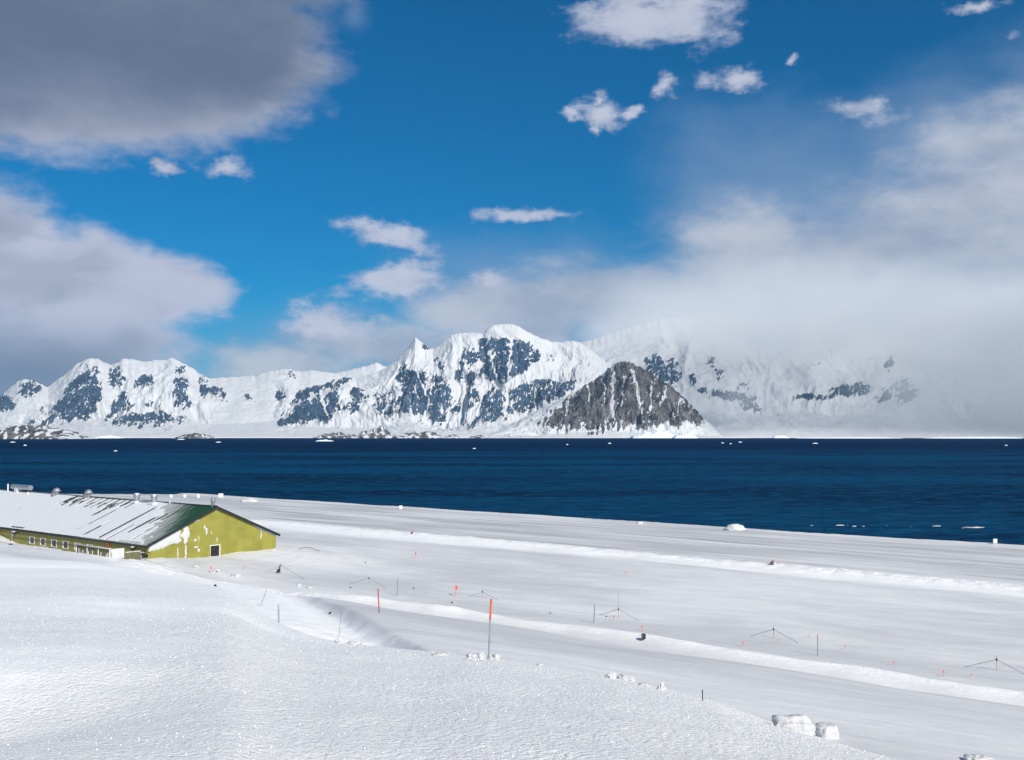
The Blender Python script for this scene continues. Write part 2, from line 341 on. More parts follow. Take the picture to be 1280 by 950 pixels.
def terrain(x, y, full=False):
    x = np.asarray(x, float); y = np.asarray(y, float)
    d = np.hypot(x, y) + 1e-6; a = np.arctan2(x, y)
    w, c = wc(x, y)
    dep = np.interp(a, azs, deps); dc = np.interp(a, azs, dcs)
    hill = ZC - (dep * d + 1.65 * (1 - d / dc) ** 2 * np.where(d < dc, 1.0, 1.6)) - 0.0006 * np.clip(d - dc - 5, 0, None) ** 2
    und = fbm(x / 9.0, y / 9.0, 3, 5) * 0.16 * ss(d, 6, 30)
    crumb = fbm(x / 0.16, y / 0.26, 4, 9, 0.65) * 0.013 + fbm(x / 2.6 + .4 * y, y / 1.3, 3, 14) * 0.045 + fbm(x / 1.8, y / 1.8, 3, 12) * 0.035
    hill_z = hill + und + crumb * ss(-d, -70, -25)
    # hollow that lies in half shade, low on the left
    hill_z += -0.42 * np.exp(-(((x + 5.6) / 2.1) ** 2 + ((y - 10.2) / 1.8) ** 2))
    hill_z += -0.9 * np.exp(-(((x + 33) / 9) ** 2 + ((y - 66) / 6) ** 2))
    flat = 4.0 + fbm(w / 40, c / 14, 4, 21) * 0.35 + fbm(w / 9, c / 3.5, 3, 23) * 0.07
    # building drift
    lx = (x - BA[0]) * Vv[0] + (y - BA[1]) * Vv[1]; ly = (x - BA[0]) * U[0] + (y - BA[1]) * U[1]
    dx = np.maximum(np.maximum(-lx, lx - 26), 0); dy = np.maximum(-ly, 0); db = np.hypot(dx, dy)
    pad = 1.55 * ss(-db, -26, -1) + 0.35 * np.exp(-((lx - 0) ** 2 + (ly + 1) ** 2) / 30) - 0.30 * ss(ly, 6, 22) * ss(-lx, -3, -1)
    pad = pad + 1.5 * np.exp(-(((lx + 1.5) / 3.2) ** 2 + ((ly - 55) / 5.0) ** 2)) - 0.35 * np.exp(-(((lx - 11) / 6) ** 2 + (ly / 2.0) ** 2))
    flat = flat + pad * (1 + 0.12 * fbm(x / 4, y / 4, 3, 31))
    # churned track in front of the building's gable
    trk = np.exp(-((c - 92 - 6 * np.sin(w / 30)) / 6) ** 2) * ss(w, 100, 116)
    flat = flat + trk * (0.35 * ridged(x / 3.5, y / 3.5, 4, 41) - 0.1)
    # runway: level, bank of ploughed snow on its near side, lip on the sea side
    bankprof = np.exp(-((c - 163) / 3.2) ** 2)
    flat = flat + bankprof * (0.62 + 0.28 * fbm(x / 2.6, y / 2.6, 3, 51)) * ss(-w, -260, -200) + np.exp(-((c - 222.5) / 2.0) ** 2) * 0.45
    rw = ss(c, 166, 170) * ss(-c, -222, -219)
    flat = flat * (1 - rw) + (4.0 + 0.06 * fbm(w / 50, c / 6, 3, 61)) * rw
    # long bright bank that borders the flat, and the shaded slope rising from it to the camera's hill
    edgec = 92 + 1.6 * fbm(w / 26, w * 0 + 3, 3, 71)
    lim = ss(-w, -112, -106)
    lip = np.exp(-((c - edgec - 2.4) / 1.75) ** 2) * (0.68 + 0.35 * fbm(w / 14, c / 6, 3, 73) + 0.25 * fbm(w / 3, c / 3, 3, 74) * ss(fbm(w / 40, c * 0, 2, 79), -.1, .3)) * ss(-w, -125, -100)
    flat = flat + lip
    uu = np.clip(edgec - c, 0, 93)
    mid = 3.6 + 0.29 * uu - 0.0016 * uu ** 2 + 0.22 * fbm(w / 35, c / 9, 3, 75) + 0.05 * fbm(w / 12, c / 1.5, 3, 76)
    cutedge = 72 + 1.54 * (c - 61) + 1.3 * fbm(c / 10, c * 0 + 1, 2, 77) + 0.6 * fbm(x / 9, y / 9, 2, 80)
    mlim = ss(-w, -cutedge - 1.4, -cutedge + 1.4)
    ramp = flat + 0.247 * np.clip(92 - c, 0, 45) - 0.0013 * np.clip(92 - c, 0, 45) ** 2 + 0.12 * fbm(x / 3, y / 3, 4, 78) * ss(-c, -91, -84)
    km = ss(edgec - c, -0.8, 1.6)
    under = ramp * (1 - mlim) + mid * mlim - 0.38 * np.exp(-((w - cutedge - 2.5) / 3.0) ** 2) * ss(-c, -91, -86)
    ground = flat * (1 - km) + under * km
    # coast
    cl = 226 + 2.0 * fbm(w / 30, w * 0 + 9, 3, 81) + 0.0 * w
    far_l = 396 + 6 * fbm(x / 40, x * 0 + 2, 3, 83)      # the land's far side, left of the runway's end
    past = np.maximum(c - cl, (y - far_l + 0.05 * (x + 110)))
    ground = ground - 9 * ss(past, -1.0, 9)
    z = smax(ground, hill_z, 0.5)
    if not full: return z
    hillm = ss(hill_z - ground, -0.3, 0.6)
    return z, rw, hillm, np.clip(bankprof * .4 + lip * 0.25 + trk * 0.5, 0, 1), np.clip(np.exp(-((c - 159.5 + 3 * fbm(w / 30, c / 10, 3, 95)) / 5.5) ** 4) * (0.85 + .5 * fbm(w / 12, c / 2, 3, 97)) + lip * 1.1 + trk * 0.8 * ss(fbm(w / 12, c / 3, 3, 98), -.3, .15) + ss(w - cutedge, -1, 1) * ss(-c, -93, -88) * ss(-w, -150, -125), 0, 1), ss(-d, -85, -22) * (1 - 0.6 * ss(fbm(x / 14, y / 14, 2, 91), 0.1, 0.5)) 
def ray(px, py):
    a = (px - CX) / F; b = (CY - py) / F
    return np.array([a, math.cos(PITCH) - b * math.sin(PITCH), math.sin(PITCH) + b * math.cos(PITCH)])
DS = np.exp(np.linspace(math.log(4), math.log(460), 6000))
def at(px, py):
    """the point of the snow seen at that row and column of the photograph"""
    r = ray(px, py); X = r[0] / r[1] * DS; Z = ZC + r[2] / r[1] * DS; T = terrain(X, DS)
    k = np.argmax(Z < T); return Vector((X[k], DS[k], T[k]))
def on_ground(x, y): return Vector((x, y, float(terrain(np.array([x]), np.array([y]))[0])))
def mpp(p): return p.y / F         # metres per pixel of the photograph at a point

def build_ground():
    a_in = np.linspace(-0.60, 0.60, 680)
    a_out = np.linspace(0.60, 2 * math.pi - 0.60, 60)[1:]
    A = np.concatenate([a_in, a_out])
    R = np.concatenate([np.exp(np.linspace(math.log(1.2), math.log(55), 260))[:-1], np.linspace(55, 205, 470)[:-1], np.exp(np.linspace(math.log(205), math.log(520), 130))])
    AA, RR = np.meshgrid(A, R)
    X = RR * np.sin(AA); Y = RR * np.cos(AA)
    z, rw, hm, bk, lit_m, cm = terrain(X, Y, True)
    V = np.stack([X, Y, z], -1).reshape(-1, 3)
    m = grid_mesh("ground", V, len(R), len(A), {'runway': rw, 'hill': hm, 'bank': bk, 'lit_mask': lit_m, 'crumb': cm}, flip=True)
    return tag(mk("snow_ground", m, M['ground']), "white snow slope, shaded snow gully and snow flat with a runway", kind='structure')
build_ground()
# patch under the camera
bm = bmesh.new(); vs = [bm.verts.new((1.22 * math.sin(t), 1.22 * math.cos(t), float(terrain(1.22 * math.sin(t), 1.22 * math.cos(t))))) for t in np.linspace(0, 2 * math.pi, 40)[:-1]]
bm.faces.new(vs); tag(mk("snow_underfoot", bm_mesh("snow_underfoot", bm), M['snow']), kind='structure')

# sea
def build_sea():
    xs = np.linspace(-24000, 24000, 60); ys = np.concatenate([[-4000, -500], np.linspace(0, 24000, 60)])
    XX, YY = np.meshgrid(xs, ys)
    m = grid_mesh("sea", np.stack([XX, YY, XX * 0], -1).reshape(-1, 3), len(ys), len(xs))
    tag(mk("sea", m, M['sea']), "dark blue sea channel between the runway and the mountains", kind='structure')
build_sea()

# ------------------------------------------------------------------ mountains
def inpoly(px, py, poly, soft):
    """signed-ish coverage of a polygon, 1 inside, 0 outside, soft edge in pixels"""
    P = np.array(poly, float); inside = np.zeros(px.shape, bool); dist = np.full(px.shape, 1e9)
    n = len(P)
    for i in range(n):
        x0, y0 = P[i]; x1, y1 = P[(i + 1) % n]
        dx, dy = x1 - x0, y1 - y0; L = dx * dx + dy * dy + 1e-9
        t = np.clip(((px - x0) * dx + (py - y0) * dy) / L, 0, 1)
        dist = np.minimum(dist, np.hypot(px - x0 - t * dx, py - y0 - t * dy))
        cond = ((y0 > py) != (y1 > py)) & (px < (x1 - x0) * (py - y0) / (y1 - y0 + 1e-12) + x0)
        inside ^= cond
    sd = np.where(inside, dist, -dist); return np.clip(0.5 + sd / (2 * soft), 0, 1)
def rock_field(px, py, ells, polys, seed):
    wx = px + fbm(px / 9, py / 9, 5, seed + 1, .62) * 8; wy = py + fbm(px / 9, py / 9, 5, seed + 2, .62) * 8
    f = np.zeros(px.shape)
    for (cx, cy, rx, ry, rot, wt) in ells:
        a = math.radians(rot); dx = wx - cx; dy = wy - cy
        ex = (dx * math.cos(a) + dy * math.sin(a)) / rx; ey = (-dx * math.sin(a) + dy * math.cos(a)) / ry
        f = np.maximum(f, wt * np.clip(1.35 - np.hypot(ex, ey) * 0.85, 0, 1))
    for poly, wt in polys: f = np.maximum(f, wt * inpoly(wx, wy, poly, 4.0))
    return f
def mountain(name, label, mat, ridge, Df, Dr, back, x0, x1, nc, nr, ells=(), polys=(), seed=0, foot=0.12, tf=0.38, amp=0.10, cliff=14, slant=0.25, flute=1.0, fade=None, jag=1.0, lines=(), tq=1.0, rn=1.0, calm=(), lowsnow=0.0):
    R = np.array(ridge, float)
    pxs = np.linspace(x0, x1, nc); ry = np.interp(pxs, R[:, 0], R[:, 1])
    jg = jag * fbm(pxs / 7, pxs * 0 + seed, 4, seed + 3) * 1.6
    elev = np.array([ray(p, q)[2] / ray(p, q)[1] for p, q in zip(pxs, ry)])
    Zr = np.maximum(elev * Dr + ZC, cliff + 2)
    t = np.concatenate([[0.0, 0.004], np.linspace(0.012, 1, nr)]); tb = np.linspace(1, 2, max(8, nr // 8))[1:]
    T, PX = np.meshgrid(np.concatenate([t, tb]), pxs, indexing='ij')
    ZR = np.broadcast_to(Zr, T.shape); TX = (PX - CX) / F
    tt = np.clip(T, 0, 1)
    prof = np.where(tt < tf, foot * (tt / tf) ** 1.1, foot + (1 - foot) * ((tt - tf) / (1 - tf)) ** 0.92)
    Y = np.where(T <= 1, Df + (Dr - Df) * tt, Dr + back * (T - 1)); 
    Y = Y + fbm(PX / 60, T * 2, 3, seed + 8) * 250 * np.sin(np.clip(tt, 0, 1) * math.pi) * 0.5
    X = TX * Y / math.cos(PITCH) * 1.0
    Z = cliff + (ZR - cliff) * prof
    Z = np.where(T == 0, -4, Z)
    Z = Z - jg[None, :] / F * Y * ss(tt, .86, 1.0) * np.where(T > 1, np.clip(2 - T, 0, 1), 1) * (T > 0)
    env = np.clip(ss(tt, 0.03, 0.35) * (1 - tt) ** 0.55 * 1.35, 0, 1) * (T <= 1)
    # spurs and gullies run down the fall line
    q = PX + slant * 60 * tt
    rel = ridged(q / 46 + fbm(PX / 80, T * 3, 2, seed + 4) * 0.8, T * 1.6 * tq, 5, seed) - 0.45
    rel2 = ridged(q / 13 + fbm(PX / 20, T * 6, 2, seed + 6) * 0.7, T * 5.0 * tq, 4, seed + 20) - 0.45
    cal = np.ones_like(pxs)
    for a_, b_ in calm: cal = cal * (1 - .85 * ss(pxs, a_ - 12, a_ + 12) * ss(-pxs, -b_ - 12, -b_ + 12))
    env = env * cal[None, :]
    relief = (rel * 1.3 + rel2 * 0.28 * flute) * env
    steep = ss(tt, tf * 0.85, tf * 1.2)
    Z = Z + relief * amp * np.maximum(ZR, 150) * (0.25 + 0.75 * steep)
    Z = np.where(T > 1, (ZR - jg[None, :] / F * Dr) * (1 - (T - 1)) ** 1.2 - 5 * (T - 1), Z)
    Z = np.where(T == 0, -4, Z)
    # keep the crest the outermost thing seen
    pyv = HOR - (Z - ZC) / Y * F
    lim = ry[None, :] + jg[None, :] * ss(tt, .86, 1.0) + 0.6 + (1 - tt) * 6
    Zmax = (HOR - lim) / F * Y + ZC
    Z = np.where((T < 1) & (T > 0.05), -smax(-Z, -np.maximum(Zmax, cliff * 0.8), 25.0), Z)
    PY = HOR - (Z - ZC) / Y * F
    f = rock_field(PX, PY, ells, polys, seed)
    st = fbm((PX + PY * slant) / 3.2, PY / 9, 4, seed + 30, 0.6) + 0.6 * fbm((PX - PY * 0.4) / 7, PY / 5, 3, seed + 33)
    st2 = fbm((PX + PY * slant * 2) / 11, PY / 16, 3, seed + 36)
    def rid(u, v, sd, a=.80, b=.98): return ss(1 - np.abs(perlin(u + .5 * perlin(u * 2.1, v * 2.1, sd + 7), v, sd)) * 2.2, a, b)
    ca = np.maximum(rid((PX + PY * .75) / 8, PY / 22, seed + 40), rid((PX - PY * .55) / 10, PY / 20, seed + 41, .84, 1.0)); cb_ = rid((PX + PY * .3) / 4, PY / 12, seed + 42, .7, .98)
    rock = f * 1.12 + (st * 0.34 * rn + st2 * 0.85) * ss(f, 0.02, 0.4) - 1.05 * ca * (0.4 + 0.6 * rn) - 0.42 * cb_ * rn - lowsnow * ss(PY, 515, 543) * (.45 + 1.4 * perlin(PX / 4.5, PY / 30, seed + 70))
    Z = Z + 24 * ss(rock, .35, .7) * (T < 0.99) * (T > 0.02)
    for pl, wd in lines:                     # snow filled couloirs
        pl = np.array(pl, float); dd = np.full(PX.shape, 1e9)
        qx = PX + fbm(PX / 6, PY / 8, 2, seed + 50) * 3
        for i in range(len(pl) - 1):
            ax, ay = pl[i]; bx, by = pl[i + 1]; L = (bx - ax) ** 2 + (by - ay) ** 2
            s = np.clip(((qx - ax) * (bx - ax) + (PY - ay) * (by - ay)) / L, 0, 1); dd = np.minimum(dd, np.hypot(qx - ax - s * (bx - ax), PY - ay - s * (by - ay)))
        rock = rock - 1.3 * np.exp(-(dd / wd) ** 2); Z = Z - 18 * np.exp(-(dd / (wd * 1.4)) ** 2) * (T <= 1) * (T > 0)
    rock = np.where(T > 1, 0.0, rock)
    # bare rock stands rougher than the snow
    Z = Z + np.clip(rock, 0, 1) * fbm(PX / 2.2, PY / 3.5, 3, seed + 60) * 32 * (T < 0.995) * (T > 0.02)
    m = grid_mesh(name, np.stack([X, Y, Z], -1).reshape(-1, 3), T.shape[0], T.shape[1], {'rock': np.clip(rock, 0, 1.2)})
    return tag(mk(name, m, mat), label, kind='structure')

mountain("mountain_range", "hazy snow mountain with haze-blue rock faces at the far left", M['mt_far'],
    [(-300, 500), (-120, 470), (-40, 500), (0, 497), (8, 489), (22, 477), (30, 474), (42, 475), (50, 480), (60, 484), (70, 476), (85, 465), (95, 455), (105, 450), (115, 447), (122, 449), (130, 453), (140, 456), (147, 453), (152, 448), (165, 449),
     (180, 452), (195, 450), (205, 450), (215, 447), (225, 452), (240, 460), (250, 467), (262, 473), (275, 472), (300, 471), (320, 469), (335, 464), (350, 462), (362, 461), (375, 465), (388, 463), (400, 464), (420, 467), (440, 476), (480, 490), (520, 520)],
    13600, 17500, 2500, -260, 520, 700, 160,
    ells=[(35, 488, 13, 9, -20, 1), (6, 505, 14, 10, 20, .9), (145, 473, 9, 12, 0, .9), (180, 477, 12, 7, -10, 1), (226, 462, 7, 7, 0, .8), (225, 490, 9, 19, 12, .95), (236, 505, 9, 9, 0, .8),
          (256, 487, 8, 14, -25, .75), (272, 495, 11, 8, 30, .7), (192, 507, 10, 7, 0, .55), (185, 525, 44, 8, -3, .85), (313, 500, 7, 5, 0, .7), (365, 468, 5, 9, 0, .5), (351, 495, 7, 6, 0, .7), (48, 520, 14, 8, -30, .6), (40, 470, 6, 4, 0, .5), (-60, 500, 30, 20, 0, .8)],
    polys=[([(52, 534), (64, 515), (76, 500), (84, 480), (97, 470), (112, 468), (126, 478), (128, 500), (118, 518), (108, 527), (98, 522), (84, 530), (72, 525), (60, 534)], .92),
           ([(133, 522), (146, 500), (150, 486), (160, 494), (168, 508), (158, 516), (148, 514), (140, 521)], 1.0), ([(100, 455), (125, 455), (128, 470), (100, 472)], .55)], seed=100, foot=0.20, tf=.45, amp=0.16, calm=[(268, 345), (372, 470)])
mountain("mountain_ridge", "pale far snow ridge behind the saddle left of the pointed peak", M['mt_far'],
    [(395, 490), (420, 466), (435, 463), (450, 459), (462, 456), (470, 453), (480, 457), (500, 462), (560, 470), (640, 470)], 17000, 20000, 2500, 395, 640, 240, 60, seed=140, amp=0.06)
mountain("mountain_massif", "great snow mountain with pointed peak and wide grey rock walls in the middle", M['mt_far'],
    [(300, 546), (320, 538), (333, 526), (345, 512), (360, 498), (372, 490), (385, 484), (405, 481), (418, 474), (430, 471), (445, 474), (460, 468), (480, 461), (495, 450), (505, 440), (512, 432), (519, 422), (527, 428), (535, 434), (541, 436), (546, 433),
     (555, 425), (565, 418), (580, 416), (592, 416), (604, 417), (608, 412), (615, 407), (627, 405), (640, 405), (650, 409), (660, 415), (670, 420), (680, 424), (690, 427), (700, 428), (715, 426), (725, 428), (735, 434), (745, 442), (760, 455), (790, 480), (830, 510), (880, 540)],
    13600, 16500, 3000, 300, 880, 760, 230,
    ells=[(448, 495, 11, 8, 50, 1), (440, 510, 10, 9, 0, .95), (478, 505, 8, 11, 10, 1), (492, 507, 8, 15, 10, .95), (508, 508, 7, 12, 0, .95), (550, 497, 14, 22, -15, 1.1), (545, 519, 11, 11, 0, 1), (568, 512, 9, 7, 0, .9),
          (551, 457, 6, 9, -20, 1), (533, 433, 7, 2.6, 30, 1), (587, 447, 9, 13, 10, 1.05), (589, 474, 6, 8, 10, .95), (573, 470, 5, 10, 0, .8), (592, 500, 9, 12, 0, .75), (472, 493, 6, 7, 0, .7), (433, 473, 9, 4, -20, .9), (460, 480, 10, 4, -20, .4),
          (690, 448, 7, 5, 20, .5), (722, 458, 6, 2, 0, .5), (520, 480, 20, 15, 30, .75), (600, 455, 10, 20, 0, .45), (712, 482, 12, 5, -10, .8)],
    polys=[([(333, 527), (345, 512), (362, 496), (380, 485), (405, 480), (422, 474), (436, 472), (432, 482), (412, 486), (390, 492), (362, 512), (345, 524)], .85),
           ([(344, 536), (360, 520), (372, 508), (392, 497), (422, 488), (424, 510), (408, 530), (396, 524), (383, 528), (360, 531)], 1.1),
           ([(496, 464), (506, 457), (522, 462), (533, 475), (540, 492), (537, 515), (527, 526), (515, 512), (505, 490), (497, 478)], .95),
           ([(601, 426), (614, 422), (632, 426), (652, 426), (668, 435), (676, 446), (660, 460), (650, 468), (628, 479), (613, 479), (602, 462)], 1.05),
           ([(580, 537), (597, 520), (605, 494), (616, 483), (636, 488), (655, 478), (682, 474), (715, 478), (712, 492), (682, 503), (652, 516), (628, 526), (600, 529), (588, 535)], .85)],
    seed=200, foot=0.13, amp=0.18, lines=[([(403, 490), (404, 508), (410, 520)], 1.6), ([(640, 425), (636, 470), (632, 520)], 1.6), ([(520, 462), (536, 500), (532, 524)], 1.3), ([(612, 440), (622, 480), (640, 510)], 1.6)])
mountain("mountain_wall", "cloud wrapped snow mountain with streaks of haze-blue rock behind on the right", M['mt_far'],
    [(680, 470), (700, 440), (725, 428), (745, 423), (760, 418), (785, 410), (800, 405), (830, 398), (860, 396), (900, 392), (930, 398), (960, 402), (1000, 398), (1050, 404), (1100, 415), (1150, 430), (1200, 440), (1300, 450), (1500, 440)],
    13700, 18500, 3000, 680, 1500, 640, 150,
    ells=[(912, 495, 30, 5, 8, 1.15), (938, 507, 12, 7, 25, 1.1), (899, 470, 5, 8, 10, .8), (928, 486, 10, 5, -20, .7), (866, 475, 4, 8, 0, .8), (840, 460, 10, 12, 0, .7), (1015, 497, 24, 3.5, 3, 1), (1062, 488, 22, 8, -8, 1), (1105, 497, 10, 8, -40, 1), (1131, 489, 14, 14, 0, 1.1),
          (1112, 455, 5, 9, 20, .8), (890, 455, 10, 10, 30, .6), (820, 458, 14, 12, 30, .95), (836, 470, 14, 12, 30, .95)],
    seed=300, foot=0.17, tf=0.42, amp=0.06, slant=1.2, flute=.35, tq=3.2)
mountain("pyramid_mountain", "dark rocky pyramid mountain with thin white gullies at the water's edge", M['mt_near'],
    [(560, 548), (590, 544), (615, 538), (640, 529), (662, 518), (680, 508), (697, 500), (712, 493), (725, 486), (738, 478), (750, 470), (757, 464), (760, 461), (766, 456), (771, 453.5), (780, 452.5), (789, 454), (797, 458), (806, 462), (815, 467), (824, 474), (832, 479), (840, 484), (850, 493), (865, 508), (880, 524), (895, 537), (912, 547), (940, 549)],
    13000, 14300, 1300, 560, 935, 520, 230,
    polys=[([(674, 531), (690, 518), (702, 507), (716, 496), (727, 487), (739, 478), (751, 470), (762, 459), (768, 452), (786, 450), (808, 458), (828, 472), (842, 484), (852, 495), (866, 509), (876, 522), (884, 533), (868, 531), (856, 525), (846, 536), (826, 530), (806, 540), (790, 531), (776, 541), (764, 533), (752, 541), (738, 545), (724, 535), (706, 540), (690, 534)], 1.08)],
    seed=400, foot=0.10, tf=0.22, amp=0.22, cliff=6, slant=0.1, flute=1.8, jag=1.2, rn=.8, lowsnow=.8,
    lines=[([(768, 458), (766, 490), (765, 512), (770, 532)], 2.2), ([(791, 464), (797, 490), (801, 512), (803, 527)], 1.8), ([(735, 483), (737, 502)], 1.4), ([(833, 484), (826, 508)], 1.6), ([(712, 498), (708, 520)], 1.3), ([(752, 474), (757, 488), (755, 506)], 1.1), ([(851, 500), (846, 516)], 1.4), ([(765, 512), (758, 528)], 1.3), ([(780, 470), (778, 505)], .9), ([(815, 475), (812, 515)], .9)])

# low rocks at the foot of the mountains
def islet(name, label, px0, px1, top, D, cat, seed, rockw=0.9, mat='mt_near', depth=260, jagg=0.6):
    nc = 160; nr = 40; s = np.linspace(0, 1, nc); t = np.linspace(0, 1, nr); T, S = np.meshgrid(t, s, indexing='ij')
    xm = (px0 + px1) / 2; o = Vector(((xm - CX) / F * D, D, 0)); Wd = (px1 - px0) / F * D; H = (547.5 - top) / F * D
    hx = np.sin(math.pi * S) ** 0.7; hy = np.sin(math.pi * T) ** 0.7
    n = 0.55 + jagg * fbm(S * (px1 - px0) / 14, T * 2, 4, seed) + 0.25 * ridged(S * (px1 - px0) / 6, T * 4, 3, seed + 5)
    Z = H * hx * hy * np.clip(n, 0.1, 1.4) - 3
    rock = np.clip(rockw * (0.55 + 1.3 * fbm(S * (px1 - px0) / 7 + T, T * 7, 4, seed + 9)) * (hx * 0.5 + 0.5), 0, 1)
    m = grid_mesh(name, np.stack([(S - 0.5) * Wd, T * depth, Z], -1).reshape(-1, 3), nr, nc, {'rock': rock})
    ob = mk(name, m, M[mat], loc=o); return tag(ob, label, cat)
islet("rocky_headland", "dark snow streaked rocky headland at the photo's far left shore", -60, 78, 524, 9000, "headland", 500, 1.0, depth=900, jagg=.35)
islet("rocky_islet", "small dark islet alone below the left haze-blue rock faces", 214, 266, 539, 11500, "islet", 510, 1.15)
for i, (a, b, tp, lb) in enumerate([(385, 455, 539, "low grey shore rocks just left of the highest shore knoll"), (440, 500, 531, "tallest snowy rock knoll on the shore below the pointed peak"),
                                    (492, 560, 537, "broad dark shore rocks right of the tallest knoll"), (556, 574, 540, "tiny round dark rock past the right end of the shore rocks"), (585, 610, 542, "small low rock at the foot of the long snow ramp")]):
    islet("shore_rock", lb, a, b, tp, 12600, "rock", 520 + i * 7, 0.95)['group'] = "low rocks along the far shore"

# icebergs and floes
def berg(name, label, cat, px0, px1, top, base, seed, group=None, flat=0.5, depthf=0.6):
    bpx = (px0 + px1) / 2; r = ray(bpx, base); Dd = -ZC / (r[2] / r[1]); Wd = (px1 - px0) / F * Dd; H = (base - top) / F * Dd
    nc = 60; nr = 24; s = np.linspace(0, 1, nc); t = np.linspace(0, 1, nr); T, S = np.meshgrid(t, s, indexing='ij')
    hx = np.clip(np.sin(math.pi * S), 0, 1) ** flat; hy = np.clip(np.sin(math.pi * T), 0, 1) ** 0.35
    n = 0.75 + 0.55 * fbm(S * 5, T * 1.5, 4, seed) + 0.15 * fbm(S * 16, T * 6, 2, seed + 2)
    Z = H * hx * hy * np.clip(n, 0.15, 1.2) - 0.06 * H
    m = grid_mesh(name, np.stack([(S - 0.5) * Wd, T * Wd * depthf, Z], -1).reshape(-1, 3), nr, nc)
    ob = mk(name, m, M['berg'], loc=((bpx - CX) / F * Dd, Dd, 0)); return tag(ob, label, cat, group)
G = "icebergs along the far shore"
berg("iceberg", "long pale blue iceberg in front of the dark pyramid mountain", "iceberg", 790, 852, 536, 547.7, 600, G)
berg("iceberg", "lower pale iceberg right beside the long one under the pyramid's right side", "iceberg", 842, 872, 540, 547.8, 607, G)
berg("iceberg", "small white iceberg standing under the clouded mountain", "iceberg", 966, 987, 543, 547.6, 614, G)
berg("iceberg", "flat wide white iceberg low on the shore right of the small one", "iceberg", 1000, 1130, 545.8, 548.0, 621, G, .3, .2)
berg("iceberg", "rightmost low white iceberg along the far shore", "iceberg", 1160, 1280, 545.2, 548.0, 628, G, .3, .2)
berg("iceberg", "pale low iceberg in front of the left mountains, right of the headland", "iceberg", 118, 150, 543.2, 547.8, 635, G)
berg("iceberg", "small pale hump of ice right at the headland's tip", "iceberg", 84, 98, 543.6, 547.6, 642, G)
berg("iceberg", "thin white slab of ice below the shore knolls", "iceberg", 394, 416, 549.0, 551.6, 649, G)
flo = [(16, 553, 8, "leftmost white floe on the sea"), (32, 557, 5, "small floe just below the leftmost floe"), (226, 549.6, 12, "white floe right below the small dark islet"), (273, 553, 9, "lone floe right of the dark islet"), (145, 564, 6, "floe nearest the camera on the left half of the sea"), (593, 561, 6, "white floe below the foot of the snow ramp"),
       (709, 556, 4, "tiny floe left of the pyramid mountain's middle"), (762, 554.5, 6, "brightest floe below the pyramid mountain"), (903, 554, 5, "floe off the pyramid's right foot"), (913, 555, 4, "tiny floe just right of the one off the pyramid's foot"), (925, 553, 6, "floe left of the small iceberg on the open water"), (1019, 554.5, 9, "floe on the water under the clouded mountain"), (1257, 557, 5, "rightmost tiny floe on the sea")]
for i, (x, y, w, lb) in enumerate(flo):
    berg("ice_floe", lb, "ice floe", x - w * .36, x + w * .36, y - 1.3, y, 700 + i * 5, "ice floes drifting on the sea", .5, .8)

# ------------------------------------------------------------------ air
def haze():
    m = bpy.data.materials.new("thin haze"); m.use_nodes = True; t = NT(m.node_tree); t.n.clear()
    o = t.new('ShaderNodeOutputMaterial'); v = t.new('ShaderNodeVolumePrincipled')
    v.inputs['Color'].default_value = (0.42, 0.72, 1.0, 1); v.inputs['Density'].default_value = 0.85e-5; v.inputs['Anisotropy'].default_value = 0.0
    t.link(v.outputs[0], o.inputs['Volume'])
    ob = mk("haze", boxmesh("haze", (0, 10000, 1295), (49000, 29000, 2610)), m); tag(ob, kind='stuff')
haze()
def fog():
    m = bpy.data.materials.new("snow cloud"); m.use_nodes = True; t = NT(m.node_tree); t.n.clear()
    o = t.new('ShaderNodeOutputMaterial'); v = t.new('ShaderNodeVolumePrincipled')
    v.inputs['Color'].default_value = (0.975, 0.985, 1.0, 1); v.inputs['Anisotropy'].default_value = -0.35
    p = pos(t); s = t.new('ShaderNodeSeparateXYZ'); t.link(p, s.inputs[0]); X, Y, Z = s.outputs
    n = t.noise(t.mapping(p, sc=(1, 0.5, 1.3)), 0.0007, 6, 0.62)
    xr = t.math('ADD', X, t.math('MULTIPLY', t.math('SUBTRACT', n, 0.5), 3600))
    xr = t.math('ADD', xr, t.math('MULTIPLY', Z, 0.35))
    zr = t.math('ADD', Z, t.math('MULTIPLY', t.math('SUBTRACT', n, 0.5), 1500))
    side = t.math('ADD', t.math('MULTIPLY', t.sm(xr, 4200, 7400), 1.9e-4), t.math('MULTIPLY', t.sm(xr, 6400, 9000), 5.5e-4))
    side = t.math('MULTIPLY', side, t.sm(Z, 2100, 500, 0.25, 1.0))
    topc = t.math('MULTIPLY', t.math('MULTIPLY', t.math('MULTIPLY', t.sm(zr, 1000, 1650), t.sm(xr, 1250, 2900)), t.math('MULTIPLY_ADD', t.sm(xr, 2600, 4600), .55, .42)), 5.5e-4)
    wisp = t.math('MULTIPLY', t.math('MULTIPLY', t.sm(n, 0.50, 0.66), t.sm(xr, 2300, 3600)), 2.4e-4)
    d = t.math('ADD', t.math('ADD', side, topc), wisp)
    d = t.math('MULTIPLY', d, t.sm(Y, 11700, 13200)); d = t.math('MULTIPLY', d, t.sm(zr, 2500, 1900))
    d = t.math('MULTIPLY', d, t.sm(Z, 2480, 2250)); d = t.math('MULTIPLY', d, t.sm(X, 17800, 16000)); d = t.math('MULTIPLY', d, t.sm(X, 900, 1500))
    t.link(d, v.inputs['Density']); t.link(v.outputs[0], o.inputs['Volume'])
    ob = mk("cloud_bank", boxmesh("cloud_bank", (9400, 15600, 1242), (17200, 8000, 2486)), m)
    tag(ob, "grey snow cloud swallowing the right end of the mountains", kind='stuff')
fog()

